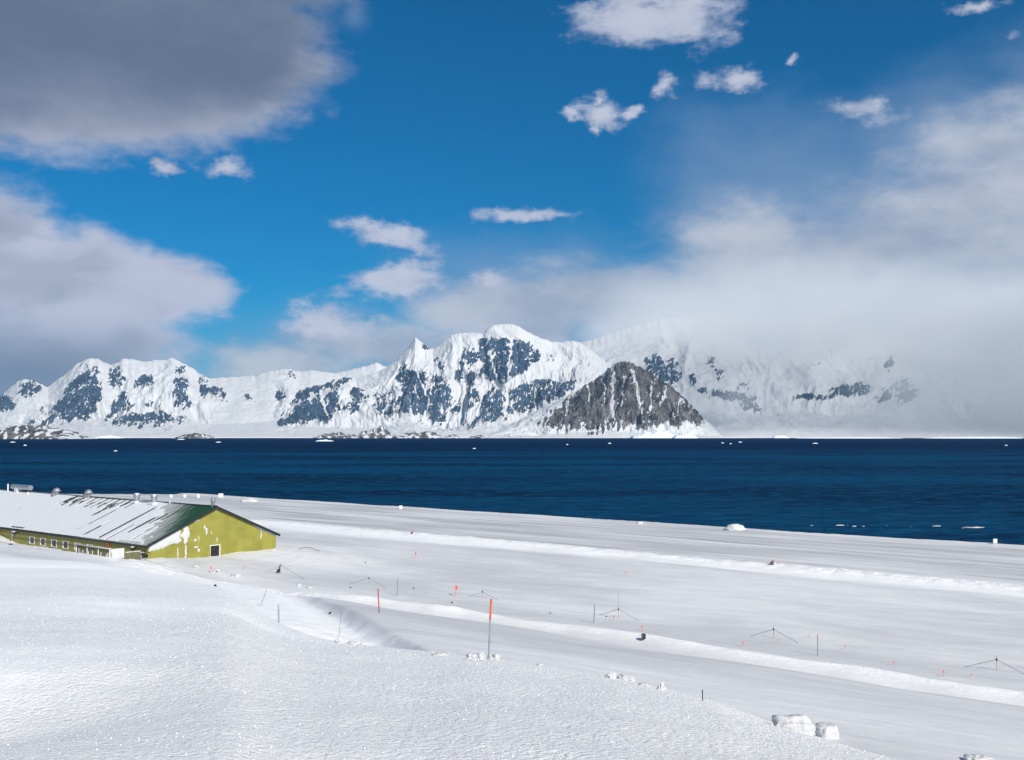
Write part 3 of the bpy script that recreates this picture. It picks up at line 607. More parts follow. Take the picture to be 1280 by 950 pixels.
# ------------------------------------------------------------------ the green building
M['green'] = simple("olive green cladding", (0.255, 0.240, 0.040), 0.5, 0.14, 0.35)
M['green_roof'] = simple("dark green roof sheet", (0.012, 0.060, 0.020), 0.4, 0.3, 0.6)
m_, t_, b_ = mat_new("green roof sheet dusted with snow"); p_ = pos(t_); rp_ = t_.mapping(p_, rot=(0, 0, -AX)); s_ = t_.new('ShaderNodeSeparateXYZ'); t_.link(rp_, s_.inputs[0])
c0 = BA[0] * Vv[0] + BA[1] * Vv[1]; w0 = BA[0] * U[0] + BA[1] * U[1]
nn_ = t_.noise(t_.mapping(rp_, sc=(0.25, 1.0, .25)), 1.6, 7, .65)
reach = t_.math('MULTIPLY_ADD', t_.math('SUBTRACT', s_.outputs[0], c0), -0.95, t_.math('SUBTRACT', s_.outputs[1], w0 - 3.0))
du = t_.math('MULTIPLY', t_.sm(t_.math('MULTIPLY_ADD', t_.math('SUBTRACT', nn_, .5), 14.0, reach), -3.5, 5.5), t_.math('MULTIPLY', t_.sm(s_.outputs[1], w0 + 27, w0 + 17), .62))
t_.link(t_.mixc(du, (0.010, 0.055, 0.018, 1), (0.60, 0.61, 0.63, 1)), b_.inputs['Base Color']); b_.inputs['Roughness'].default_value = .5; M['green_roof'] = m_
M['trim'] = simple("black edge trim", (0.015, 0.018, 0.02), 0.5)
M['white'] = simple("white frame paint", (0.75, 0.72, 0.70), 0.5, 0.08)
M['dark'] = simple("dark opening", (0.012, 0.011, 0.012), 0.7)
M['steel'] = simple("galvanised steel", (0.42, 0.43, 0.45), 0.35, 0.2, 4, 0.7)
M['grey'] = simple("weathered grey metal", (0.20, 0.205, 0.21), 0.6, 0.2)
M['wire'] = simple("dull grey wire", (0.20, 0.20, 0.21), 0.6, 0.1)
M['orange'] = simple("orange marker paint", (0.66, 0.11, 0.03), 0.6, 0.15, 8)
M['red'] = simple("faded red bamboo", (0.42, 0.07, 0.04), 0.6, 0.2, 8)
M['wood'] = simple("weathered olive timber", (0.16, 0.15, 0.075), 0.8, 0.35, 6, 0, 0.01)
M['black'] = simple("matt black plastic", (0.012, 0.012, 0.014), 0.6, 0.2)
m_, t_, b_ = mat_new("window glass"); b_.inputs['Base Color'].default_value = (0.02, 0.028, 0.07, 1); b_.inputs['Roughness'].default_value = 0.12; M['glass'] = m_
BZ = 3.4; EZ = 8.15 - BZ; AZ = 13.7 - BZ; BW = 25.8; BL = 104.0
bld = empty("station_building", (BA[0], BA[1], BZ), math.atan2(Vv[1], Vv[0]))
tag(bld, "long olive green station building with snow covered pitched roof, half buried in snow", "building")
def roofz(x): return EZ + (AZ - EZ) * (1 - abs(x - BW / 2) / (BW / 2))
def prism(name, prof, y0, y1, mat, parent):
    bm = bmesh.new(); a = [bm.verts.new((x, y0, z)) for x, z in prof]; b = [bm.verts.new((x, y1, z)) for x, z in prof]
    bm.faces.new(a); bm.faces.new(b[::-1]); n = len(prof)
    for i in range(n): bm.faces.new((a[i], b[i], b[(i + 1) % n], a[(i + 1) % n]))
    return mk(name, bm_mesh(name, bm), mat, parent)
prism("wall", [(0.05, 0), (0.05, EZ - .12), (BW / 2, AZ - .14), (BW - .05, EZ - .12), (BW - .05, 0)], 0.05, BL, M['green'], bld)
DX0, DX1, DZ0, DZ1 = 11.9, 13.7, 1.55, 3.6
bnd = list(np.linspace(0, DX0, 8)) + list(np.linspace(DX1, BW, 8))
for a, b in zip(bnd[:-1], bnd[1:]):
    z0 = DZ1 if abs(a - DX0) < 1e-6 else 0.0
    g = 0.008; pr = [(a + g, z0), (a + g, roofz(a + g) - .05)]
    if a < BW / 2 < b: pr.append((BW / 2, AZ - .05))
    pr += [(b - g, roofz(b - g) - .05), (b - g, z0)]
    prism("wall_panel", pr, -0.06, 0.04, M['green'], bld)
dr = mk("door", boxmesh("door", ((DX0 + DX1) / 2, -0.01, (DZ0 + DZ1) / 2), (DX1 - DX0 - .1, .06, DZ1 - DZ0)), M['dark'], bld)
bm = bmesh.new(); box(bm, ((DX0 + DX1) / 2, -.10, DZ1 + .09), (DX1 - DX0 + .34, .12, .12)); box(bm, (DX1 + .12, -.10, (DZ0 + DZ1) / 2), (.15, .12, DZ1 - DZ0)); box(bm, (DX0 + .02, -.10, (DZ0 + DZ1) / 2), (.06, .1, DZ1 - DZ0))
mk("door_frame", bm_mesh("door_frame", bm), M['white'], dr)
WP = 2.165; W0 = 17.6; wz0, wz1 = 5.62 - BZ, 6.98 - BZ
ys = [W0 - 8 * WP] + [W0 + WP * k for k in range(-7, 40)]
ys = [y for y in ys if y < BL]
pane_m = boxmesh("pane", (0.03, 0, 0), (.02, 1.75, wz1 - wz0 - .16)); pmeshes = {}
def wpanel(y0, y1, z0, z1):
    k = (round(y1 - y0, 3), z0, z1)
    if k not in pmeshes: pmeshes[k] = boxmesh("side_panel", (0, 0, (z0 + z1) / 2), (0.1, y1 - y0 - .03, z1 - z0))
    mk("side_panel", pmeshes[k], M['green'], bld, (-0.01, (y0 + y1) / 2, 0))
fm = bmesh.new()
for (cy, cz, sy, sz) in [(0, (wz1 - wz0) / 2 - .04, WP - .04, .08), (0, -(wz1 - wz0) / 2 + .05, WP - .04, .1), (-WP / 2 + .13, 0, .22, wz1 - wz0 - .18), (WP / 2 - .13, 0, .22, wz1 - wz0 - .18)]: box(fm, (-.03, cy, cz), (.14, sy, sz))
fmesh = bm_mesh("frame", fm)
for i, (a, b) in enumerate(zip(ys[:-1], ys[1:])):
    k = round((a - W0) / WP)
    if k in (0, 2, 4, 6, 8, 10, 18, 20, 22):
        wpanel(a, b, 0, wz0); wpanel(a, b, wz1, EZ - .06)
        wd = empty("window", (0, (a + b) / 2, (wz0 + wz1) / 2)); wd.parent = bld
        mk("frame", fmesh, M['white'], wd); mk("pane", pane_m, M['glass'], wd)
    else: wpanel(a, b, 0, EZ - .06)
# roof
OV = 0.45; sl = (AZ - EZ) / (BW / 2); sa = math.atan(sl)
def slope_pt(q, up=0.0, side=0):
    x = -OV + q * (BW / 2 + OV); z = EZ + x * sl + .12
    x -= math.sin(sa) * up; z += math.cos(sa) * up
    return (x if side == 0 else BW - x, z)
rp_w = 3.0; n_rp = int((BL + .8) / rp_w)
for side in (0, 1):
    bm = bmesh.new()
    for q0, q1 in ((0, 1),):
        pr = [slope_pt(0, -.12, side), slope_pt(1, -.12, side), slope_pt(1, 0, side), slope_pt(0, 0, side)]
        a = [bm.verts.new((x, 0.015, z)) for x, z in pr]; b = [bm.verts.new((x, rp_w - .015, z)) for x, z in pr]
        bm.faces.new(a); bm.faces.new(b[::-1])
        for i in range(4): bm.faces.new((a[i], b[i], b[(i + 1) % 4], a[(i + 1) % 4]))
        for yy in (0.06, rp_w / 2):                     # standing seams
            pr2 = [slope_pt(0, 0.001, side), slope_pt(1, 0.001, side), slope_pt(1, .07, side), slope_pt(0, .07, side)]
            a = [bm.verts.new((x, yy, z)) for x, z in pr2]; b = [bm.verts.new((x, yy + .06, z)) for x, z in pr2]
            bm.faces.new(a); bm.faces.new(b[::-1])
            for i in range(4): bm.faces.new((a[i], b[i], b[(i + 1) % 4], a[(i + 1) % 4]))
    rm = bm_mesh("roof_panel", bm)
    for k in range(n_rp): mk("roof_panel", rm, M['green_roof'], bld, (0, -OV + k * rp_w, 0))
def edge_trim():
    for side in (0, 1):
        x0, z0 = slope_pt(-.01, 0, side); x1, z1 = slope_pt(1.0, 0, side)
        prism("barge_board", [(x0, z0 - .42), (x1, z1 - .42), (x1, z1 + .05), (x0, z0 + .05)], -OV - .06, -OV - .012, M['trim'], bld)
        prism("gutter", [(x0 - .1 * (1 - 2 * side), z0 - .25), (x0 + .0, z0 - .25), (x0, z0 - .02), (x0 - .1 * (1 - 2 * side), z0 - .02)], -OV, BL, M['trim'], bld)
    bm = bmesh.new(); box(bm, (BW / 2, BL / 2, AZ + .16), (.5, BL + .8, .12)); mk("ridge_cap", bm_mesh("ridge_cap", bm), M['trim'], bld)
edge_trim()
def roof_snow():
    nl, nq = 900, 130; L = np.linspace(-OV + .05, BL - 1, nl); L = np.concatenate([np.linspace(-OV + .05, 62, 740), np.linspace(62.3, BL - 1, 160)]); Q = np.linspace(-0.028, 0.995, nq)
    QQ, LL = np.meshgrid(Q, L, indexing='ij')
    sh = LL + 2.6 * (1 - QQ)                                    # drift lines lean down the slope
    T = 0.085 + 0.03 * fbm(LL / 7, QQ * 3, 4, 901) + 0.015 * fbm(LL / 1.2, QQ * 20, 3, 905)
    bare = LL - (1.6 + 12.5 * QQ ** 1.3) + 5.0 * fbm(LL / 3, QQ * 9, 4, 907)
    T = T - 0.19 * ss(-bare, -4.5, 3.5)
    T = T + 0.06 * fbm(sh / 0.5, QQ * 5, 4, 911) * ss(-bare, -8, 0)
    def slot(l0, q0, q1, w, dp, wob=0.15):
        nonlocal T
        w = max(w * 1.5, .22)
        k = np.exp(-((LL - l0 - wob * fbm(QQ * 9, QQ * 0 + l0, 3, 915)) / w) ** 4) * ss(QQ, q0 - .04, q0 + .03) * ss(-QQ, -q1 - .04, -q1 + .03)
        T = T - dp * k
    slot(15.6, .05, .80, .10, .30); slot(10.4, .25, .62, .22, .30, .5); slot(8.0, .55, .80, .15, .26, .5); slot(21.5, .10, .42, .10, .20); slot(26.5, .02, .95, .12, .02, 1.0); slot(30.0, .55, .88, .16, .19, .6)
    slot(59, .02, .97, .3, .03, 1.2); slot(62, .3, .97, .2, .02, .8); slot(49.5, .72, .90, .12, .26, .4); slot(48.2, .80, .99, .5, .20, .4); slot(13.2, .0, .35, .08, .16, .3); slot(6.3, .1, .5, .12, .2, .4)
    for k in range(16): slot(27 + k * 1.5 + .6 * math.sin(k * 2.1), .74 + .05 * math.sin(k * 1.3), .97 - .05 * (k % 3), .11, .17 - .004 * k, .5)
    for l0, l1, qq in ((2.0, 9.5, .035), (44, 50, .05)): T = T - .3 * np.exp(-((QQ - qq) / .012) ** 2) * ss(LL, l0, l0 + .5) * ss(-LL, -l1, -l1 + .5)
    T = T - 0.3 * np.exp(-((QQ - 1.0) / .018) ** 2) * (ss(LL, 26, 27) * ss(-LL, -48, -47) + ss(-LL, -17, -14))
    T = np.where(QQ < -0.02, T - .25, T)
    QE = QQ - 0.006 * fbm(LL / 1.4, QQ * 0, 3, 921) * (QQ < .02)
    x = -OV + QE * (BW / 2 + OV); z = EZ + x * sl + .12
    x = x - math.sin(sa) * T; z = z + math.cos(sa) * T
    m = grid_mesh("roof_snow", np.stack([x, LL, z], -1).reshape(-1, 3), nq, len(L), flip=True)
    mk("roof_snow", m, M['roof_snow'], bld)
    bm = bmesh.new()     # far slope, whole snow cover
    prof = [slope_pt(0.0, .01, 1), slope_pt(1, .01, 1), slope_pt(1, .14, 1), slope_pt(0.0, .14, 1)]
    prism("roof_snow", prof, 1.5, BL - 1, M['roof_snow'], bld)
roof_snow()
def dark_strip(l0, q0, q1, wd, up=.17, lean=.0):  # black strip laid over the roof snow along one of its dark lines
    bm = bmesh.new(); n = 14; prev = None; rr_ = random.Random(int(l0 * 100))
    for i in range(n + 1):
        q = q0 + (q1 - q0) * i / n; w_ = .75 * wd * (.45 + .55 * math.sin(math.pi * (i + .6) / (n + 1.2))) * rr_.uniform(.6, 1.15); y = l0 + lean * (1 - i / n) + rr_.uniform(-.04, .04)
        a, b = slope_pt(q, .01), slope_pt(q, up); row = [bm.verts.new((a[0], y - w_, a[1])), bm.verts.new((b[0], y - w_, b[1])), bm.verts.new((b[0], y + w_, b[1])), bm.verts.new((a[0], y + w_, a[1]))]
        if prev:
            for j in range(3): bm.faces.new((prev[j], prev[j + 1], row[j + 1], row[j]))
        else: bm.faces.new(row)
        prev = row
    bm.faces.new(prev[::-1]); mk("dark_strip", bm_mesh("dark_strip", bm), M['trim'], bld)
for a_ in [(15.6, .04, .86, .10), (10.4, .22, .60, .20), (8.9, .45, .72, .10), (12.7, .02, .4, .07), (21.5, .05, .3, .06), (7.2, .62, .86, .09), (30.2, .50, .88, .05), (49, .74, .92, .12), (45.4, .80, .93, .3), (26.0, .3, .7, .05)]: dark_strip(*a_)
for k in range(15): dark_strip(24.5 + k * 1.45 + .5 * math.sin(k * 2.1), .76 + .07 * math.sin(k * 1.3), .975, .055 + .03 * (k % 3 == 0))
def gpt(px, py):
    r = ray(px, py); tx = r[0] / r[1]; s = (BA[0] - BA[1] * tx) / (tx * Vv[1] - Vv[0]); Y = BA[1] + Vv[1] * s
    return s, ZC + r[2] / r[1] * Y - BZ
def wall_snow():
    xs = np.linspace(0.03, BW - .05, 420); zs = np.linspace(0, 1, 220); ZZ, XX = np.meshgrid(zs, xs, indexing='ij'); ZZ = 1.0 + ZZ * (roofz(XX) - 1.07)
    P = [gpt(*q) for q in [(185, 676), (246, 643), (249, 650), (244, 653), (238, 652), (234, 657), (238, 668), (233, 680), (229, 679), (226, 668), (229, 656), (225, 662), (226, 678), (215, 680), (203, 685), (190, 689), (186, 690)]]
    wx = XX + 0.5 * fbm(XX / 1.2, ZZ / 1.2, 3, 931); wz = ZZ + .4 * fbm(XX / 1.2, ZZ / 1.2, 3, 933)
    f = inpoly(wx, wz, P, .35) - 0.5
    f = f + 0.25 * fbm(XX / .35, ZZ / 1.8, 3, 935) * ss(-ZZ, -4.6, -3.4)
    f0 = f.copy()
    def spot(px, py, rx, rz, w=1.0):
        nonlocal f
        s, z = gpt(px, py); f = np.maximum(f, w * (1 - np.hypot((XX - s + .2 * fbm(XX / .4, ZZ / .4, 2, 941)) / rx, (ZZ - z) / rz)) - .25)
    for px, py, rx, rz in [(258, 664, .22, .9), (256, 659, .2, .45), (244, 675, .3, .35), (248.5, 673, .13, .8), (264, 666, .12, .5), (222, 691, .2, 1.3), (232, 689, .24, 1.9), (326, 668, .13, 1.4), (245, 684, .6, .22), (248, 688, .35, .4), (271, 675, .12, .7)]: spot(px, py, rx, rz)
    rr = EZ + (AZ - EZ) * (1 - np.abs(XX - BW / 2) / (BW / 2)) - ZZ
    f = np.where(XX > 19, np.maximum(f, (.30 - np.abs(rr - .35) * 1.2) * ss(XX, 19, 23) * .6 - .06), f)
    th = np.where(f > 0, np.clip(f, 0, .5) * .22, np.clip(f * 3, -.6, 0) * .25)
    m = grid_mesh("wall_snow", np.stack([XX, -.062 - th, ZZ], -1).reshape(-1, 3), 220, 420)
    mk("wall_snow", m, M['snow'], bld)
wall_snow()
# ridge vents and wall fittings
def rvent(kind, y, q=1.0, s=1.0):
    x, z = slope_pt(q, .05, 0); bm = bmesh.new()
    if kind == 'drum':
        tube(bm, (x, y, z - .5), (x, y, z + 1.25 * s), .55 * s, n=16); tube(bm, (x, y, z + 1.25 * s), (x, y, z + 1.5 * s), .68 * s, .6 * s, n=16)
        o = mk("vent_drum", bm_mesh("vent_drum", bm), M['steel'], bld)
        bm = bmesh.new(); dome(bm, (x, y, z + 1.5 * s), .55 * s, .35); mk("snow_cap", bm_mesh("snow_cap", bm), M['snow'], o, smooth=True)
        bm = bmesh.new(); box(bm, (x, y, z - .05), (1.6, 1.9, .5), bev=.1); mk("vent_base", bm_mesh("vent_base", bm), M['roof_snow'], o)
    elif kind == 'cowl':
        tube(bm, (x, y, z - .6), (x, y, z + .9), .48, n=14)
        o = mk("vent_cowl", bm_mesh("vent_cowl", bm), M['grey'], bld)
        bm = bmesh.new(); tube(bm, (x, y, z + .75), (x, y, z + 1.0), .8, .8, 16); dome(bm, (x, y, z + 1.0), .68, .8, 14); mk("cowl_hood", bm_mesh("cowl_hood", bm), M['steel'], o)
        bm = bmesh.new(); box(bm, (x - .5, y + .3, z + .1), (.7, .7, 1.1)); mk("fan_box", bm_mesh("fan_box", bm), M['grey'], o)
    elif kind == 'pipe':
        tube(bm, (x, y, z - .4), (x, y, z + 1.1 * s), .16, n=8); o = mk("vent_pipe", bm_mesh("vent_pipe", bm), M['white'], bld)
    elif kind == 'chimney':
        tube(bm, (x, y, z - .4), (x, y, z + .8), .34, n=12); o = mk("chimney", bm_mesh("chimney", bm), M['grey'], bld)
        bm = bmesh.new(); tube(bm, (x, y, z + .8), (x, y, z + 1.45), .42, .36, 12); mk("chimney_cap", bm_mesh("chimney_cap", bm), M['steel'], o)
rvent('drum', 24.6, .95); rvent('drum', 18.6, .95); rvent('cowl', 43.5, .98); rvent('cowl', 56.5, .97); rvent('chimney', .7, 1.0); rvent('pipe', 79, .97, 1.5); rvent('pipe', 68, .92, .5); rvent('pipe', 14.0, .985, .25)
x_, z_ = slope_pt(.98, .0, 0); bm = bmesh.new(); tube(bm, (x_, 68.5, z_ + 1.1), (x_, 77, z_ + 1.1), .55, n=14)
duct = mk("ridge_duct", bm_mesh("ridge_duct", bm), M['steel'], bld)
bm = bmesh.new(); box(bm, (x_, 74.5, z_ + .3), (1.1, 1.3, 1.3)); mk("duct_stand", bm_mesh("duct_stand", bm), M['roof_snow'], duct)
bm = bmesh.new(); box(bm, (x_ - .1, 21.6, z_ + .15), (.9, 4.2, .35), bev=.1); mk("ridge_walkway", bm_mesh("ridge_walkway", bm), M['steel'], bld)
for yy in (3.4, 46.5):
    bm = bmesh.new(); box(bm, (-.35, yy, 4.0), (.6, .12, .12)); dome(bm, (-.62, yy, 3.95), .42, .75); lp = mk("wall_lamp", bm_mesh("wall_lamp", bm), M['black'], bld)
    bm = bmesh.new(); dome(bm, (-.62, yy, 4.2), .36, .5); mk("snow_cap", bm_mesh("snow_cap", bm), M['snow'], lp, smooth=True)
bm = bmesh.new(); tube(bm, (-.16, 48.3, 0.5), (-.16, 48.3, 4.3), .13, n=8); mk("drain_pipe", bm_mesh("drain_pipe", bm), M['white'], bld)
bm = bmesh.new(); tube(bm, (-.16, 45.9, 0.5), (-.16, 45.9, 2.6), .1, n=8); mk("drain_pipe", bm_mesh("drain_pipe", bm), M['green'], bld)
for yy, zz in ((1.0, 2.9),):
    bm = bmesh.new(); box(bm, (-.25, yy, zz), (.4, 1.0, 1.1), bev=.04); eb = mk("meter_box", bm_mesh("meter_box", bm), M['black'], bld)
    bm = bmesh.new(); dome(bm, (-.3, yy, zz + .55), .5, .35); dome(bm, (-.42, yy - .25, zz - .1), .3, .9); mk("snow_cap", bm_mesh("snow_cap", bm), M['snow'], eb, smooth=True)
def lifebox(yy, zz, lab):
    bm = bmesh.new(); box(bm, (0, 0, 0), (.25, .5, .95), bev=.06); box(bm, (0, 0, .62), (.3, .62, .12), bev=.03)
    o = mk("safety_box", bm_mesh("safety_box", bm), M['orange'], None, (0, 0, 0)); o.matrix_world = bld_m @ Matrix.Translation((-.22, yy, zz)); tag(o, lab, "safety box", "orange boxes on the building's long wall")
bld_m = Matrix.Translation(bld.location) @ Matrix.Rotation(math.atan2(Vv[1], Vv[0]), 4, 'Z')
lifebox(12.3, 3.55, "orange box on the green wall above the slatted fence"); lifebox(54.0, 3.9, "orange box on the green wall at the photo's left edge")
def L2W(x, y, z=0): v = bld_m @ Vector((x, y, z)); return v
# slatted fence in front of the long wall
fz = float(terrain(*[np.array([c]) for c in L2W(-8.6, 1.5)[:2]])[0])
fz -= .85
fen = empty("slatted_fence", (*L2W(-8.6, -3.8)[:2], fz), math.atan2(Vv[1], Vv[0])); tag(fen, "grey green slatted timber fence with snow caught between its slats", "fence")
slat = boxmesh("slat", (0, 0, 1.0), (.05, .30, 2.3)); post = boxmesh("post", (0, 0, .95), (.16, .16, 3.1)); PLN = 3.5
rail_m = boxmesh("rail", (0, PLN / 2, 0), (.1, PLN, .12)); rng = random.Random(3)
for k in range(3):
    for zz in (.15, 2.05): mk("rail", rail_m, M['white' if zz > 1 else 'wood'], fen, (-.09, k * PLN, zz))
    for j in range(8): mk("slat", slat, M['wood'], fen, (0, k * PLN + .3 + j * (PLN - .45) / 7.4, .0))
    for j in range(7):
        if rng.random() < .5:
            bm = bmesh.new(); h = rng.uniform(.5, 1.7); box(bm, (0, 0, h / 2), (.12, rng.uniform(.10, .24), h * .8), bev=.05)
            mk("snow_lump", bm_mesh("snow_lump", bm), M['snow'], fen, (-.06, k * PLN + .5 + j * .42, rng.choice([.1, .25, .5])), smooth=True)
for k in range(4): mk("post", post, M['white'], fen, (-.02, k * PLN, -.2))
bm = bmesh.new(); box(bm, (0, PLN * 1.5, 2.16), (.3, PLN * 3 + .3, .16), bev=.05); mk("snow_cap", bm_mesh("snow_cap", bm), M['snow'], fen, smooth=True)
fen2 = empty("stair_rail", (*L2W(-8.5, -4.1)[:2], fz), math.atan2(Vv[1], Vv[0])); tag(fen2, "snow plastered handrail and board between the fence and the building's corner", "handrail")
mk("board", boxmesh("board", (1.0, 0, 1.4), (2.2, .12, 1.5)), M['snow'], fen2)
for zz in (.3, .7, 1.1): mk("rail", boxmesh("rail", (2.5, 0, zz), (4.8, .07, .09)), M['wood'], fen2)
mk("rail", boxmesh("rail", (3.6, 0, 1.45), (2.6, .1, .1)), M['white'], fen2)
for xx in (0, 2.2, 3.6, 4.9): mk("post", boxmesh("post", (xx, 0, .6), (.12, .12, 2.0)), M['wood'], fen2)
bm = bmesh.new(); box(bm, (3.6, .1, .75), (2.4, .05, 1.2)); mk("slat_board", bm_mesh("slat_board", bm), M['wood'], fen2)
bm = bmesh.new(); tube(bm, (0, 0, -.3), (0, 0, 1.5), .07); tube(bm, (0, 0, 1.4), (1.3, .2, .9), .06); box(bm, (.5, .1, .5), (.9, .08, .5)); st = mk("snow_sledge_stand", bm_mesh("snow_sledge_stand", bm), M['black'], None, L2W(-1.6, -1.2, 0))
st.location.z = float(terrain(st.location.x, st.location.y)); tag(st, "dark crooked post stand in drifted snow at the building's near corner", "stand")

# ------------------------------------------------------------------ things on the snow
def guyed_mast(ap, tl, tr, by, ty, label, box_=False):
    p0 = at(ap[0], by); k = p0.y / F
    e = empty("guyed_mast", p0); tag(e, label, "mast", "low guyed antenna masts on the snow flat")
    bm = bmesh.new(); tube(bm, (0, 0, -.3), (0, 0, (by - ty) * k), .022, n=6); mk("mast_tube", bm_mesh("mast_tube", bm), M['wire'], e)
    A = Vector((0, 0, (by - ap[1]) * k))
    for q in (tl, tr):
        T = at(*q) - p0; bm = bmesh.new(); tube(bm, A, T, .024, n=6); mk("wire_arm", bm_mesh("wire_arm", bm), M['wire'], e)
    bm = bmesh.new(); box(bm, A, (.14, .14, .22), bev=.03); mk("hub", bm_mesh("hub", bm), M['black'], e)
    if box_: bm = bmesh.new(); box(bm, (-.35, 0, A.z * .35), (.5, .3, .55), bev=.08); box(bm, (-.2, 0, A.z * .7), (.16, .1, .8), bev=.03); mk("junction_box", bm_mesh("junction_box", bm), M['black'], e)
guyed_mast((351, 707), (331, 717), (381, 724), 717, 704, "guyed mast nearest the building, with a black box under its wires", True)
guyed_mast((461, 723), (437, 730), (483, 735), 731, 721, "guyed mast behind the thin red pole")
guyed_mast((603, 740), (586, 746), (622, 750), 747, 737, "guyed mast right behind the top of the tall orange pole")
guyed_mast((773, 762), (749, 769), (799, 776), 773, 740, "guyed mast with the tallest tip, left of the black box")
guyed_mast((967, 787), (938, 795), (998, 804), 798, 783, "second guyed mast from the photo's right edge")
guyed_mast((1246, 825), (1205, 834), (1281, 843), 838, 820, "guyed mast largest and farthest right, cut by the photo's edge")
def pole(tp, bp, r, mat, label, cat="pole", tipmat=None, tipfrac=.33, group=None, name="marker_pole", bpush=None):
    p0 = at(*bp) if bpush is None else bpush; rt = ray(*tp); top = Vector((rt[0] / rt[1] * p0.y, p0.y, ZC + rt[2] / rt[1] * p0.y)) - p0
    e = empty(name, p0); tag(e, label, cat, group)
    lo = Vector((-.0, 0, -.4)); 
    if tipmat: mid_ = top * (1 - tipfrac); bm = bmesh.new(); tube(bm, mid_, top, r * 1.1, n=8); mk("painted_top", bm_mesh("painted_top", bm), tipmat, e); bm = bmesh.new(); tube(bm, lo, mid_, r, n=8)
    else: bm = bmesh.new(); tube(bm, lo, top, r, n=8)
    mk("shaft", bm_mesh("shaft", bm), mat, e); return e, p0, top
pole((614, 749), (610, 824), .020, M['steel'], "tall grey pole with orange top standing on the near snow crest", tipmat=M['orange'], tipfrac=.34)
GP = "thin marker poles in the snow"
pole((472.5, 736), (474, 766), .045, M['wood'], "thin red topped pole on the edge of the shaded slope", tipmat=M['red'], tipfrac=.8, group=GP)
pole((497, 723), (496.5, 745), .045, M['grey'], "thin grey pole between the two left guyed masts and the orange flag", group=GP)
pole((427, 762), (422.5, 800), .018, M['grey'], "thin leaning grey pole rising from a snow lump left of centre", group=GP)
pole((348, 756), (349, 779), .028, M['steel'], "pale thin pole in the sunlit snow cut", group=GP)
pole((333, 738), (324, 757), .035, M['steel'], "slanting pale pole just behind the near snow crest on the left", group=GP)
pole((743.5, 756), (742, 779), .05, M['grey'], "grey pole just left of the tallest guyed mast", group=GP)
pole((1022, 793), (1022, 820), .04, M['grey'], "grey pole with red tip right of the second guyed mast", tipmat=M['orange'], tipfrac=.1, group=GP)
pole((878, 862), (878.5, 876), .008, M['black'], "short black stub sticking out of the near snow crest on the right", "stub", name="marker_stub")
fm = bmesh.new(); vs = [fm.verts.new(v) for v in [(0, 0, 0), (.26, .06, -.06), (.25, .0, -.38), (0, 0, -.45), (0, .02, 0), (.26, .08, -.06), (.25, .02, -.38), (0, .02, -.45)]]
for f_ in ((0, 1, 2, 3), (7, 6, 5, 4), (0, 4, 5, 1), (1, 5, 6, 2), (2, 6, 7, 3), (3, 7, 4, 0)): fm.faces.new([vs[i] for i in f_])
flagm = bm_mesh("flag_cloth", fm); bm = bmesh.new(); tube(bm, (0, 0, -.4), (0, 0, 1.0), .03, n=6); canem = bm_mesh("cane", bm)
flags = [(519, 698, 8, "small orange flag alone on the flat above the second guyed mast"), (569.5, 745, 13, "tallest orange flag, left of the tall orange topped pole"), (782, 720, 6, "orange flag farthest back, below the bright snow bank"), (767, 776, 7, "orange flag under the tallest guyed mast"), (802, 789, 7, "orange flag just above the black box"),
         (928, 809, 7, "orange flag left of the second guyed mast's foot"), (973, 804, 5, "orange flag at the foot of the second guyed mast"), (1011, 798, 5, "orange flag just left of the grey pole with red tip"), (1056, 812, 6, "orange flag just right of the grey pole with red tip"), (1117, 832, 6, "orange flag midway between the two rightmost guyed masts"),
         (1179, 846, 8, "brightest orange flag on the right, above the long bright bank"), (1214, 847, 5, "orange flag under the left wire of the rightmost guyed mast"), (263, 716, 8, "red flag in churned snow before the gable's door"), (305, 712, 5, "tiny red flag left of the mast nearest the building")]
for x, y, h, lb in flags:
    p0 = at(x, y); k = h * p0.y / F; e = empty("marker_flag", p0); tag(e, lb, "flag", "orange marker flags on the snow"); e.scale = (max(k * .8, .35),) * 2 + (k,)
    mk("cane", canem, M['orange'], e); mk("flag_cloth", flagm, M['orange'], e, (0, 0, 1.0))
def lump_mesh(name, seed, sx, sy, sz, ang=.22, fl=1.0, sub=4):
    bm = bmesh.new(); bmesh.ops.create_icosphere(bm, subdivisions=sub, radius=1)
    P = np.array([v.co[:] for v in bm.verts]); P = np.stack([P[:, 0], P[:, 1], P[:, 2]], 1); n = fbm(P[:, 0] * 1.3 + seed, P[:, 1] * 1.3 + P[:, 2] * 1.7, 4, seed) + .5 * fbm(P[:, 2] * 2.5 + seed, P[:, 0] * 2.2 - P[:, 1], 3, seed + 3) + .16 * ridged(P[:, 0] * 4.1 + seed, P[:, 2] * 3.7 + P[:, 1] * 3, 4, seed + 5) - .14
    Q = np.sign(P) * np.abs(P) ** fl
    for v, q, k in zip(bm.verts, Q, n): v.co = Vector((q[0] * sx, q[1] * sy, q[2] * sz)) * (1 + ang * 2.2 * k)
    m = bm_mesh(name, bm); m.shade_smooth(); return m
def block(px, py, wpx, hpx, label, group, seed, fl=.85, ang=.26, sink=.25, dep=.8, extra=0, rz=0.0, name="snow_block", mat='snow'):
    p0 = at(px, py); k = p0.y / F; sx = wpx * k / 2; sz = hpx * k / (2 - 2 * sink)
    sx *= .85; sz *= .85; p0 = p0 - Vector((0, 0, sz * .5))
    o = mk(name, lump_mesh(name, seed, sx, sx * dep, sz, ang, fl), M[mat], None, (p0.x, p0.y + extra, p0.z + sz * (1 - 2 * sink)), (0, 0, rz)); tag(o, label, "snow block" if name == "snow_block" else "snow mound", group); return o
GB = "lumps of hard snow along the near crest"
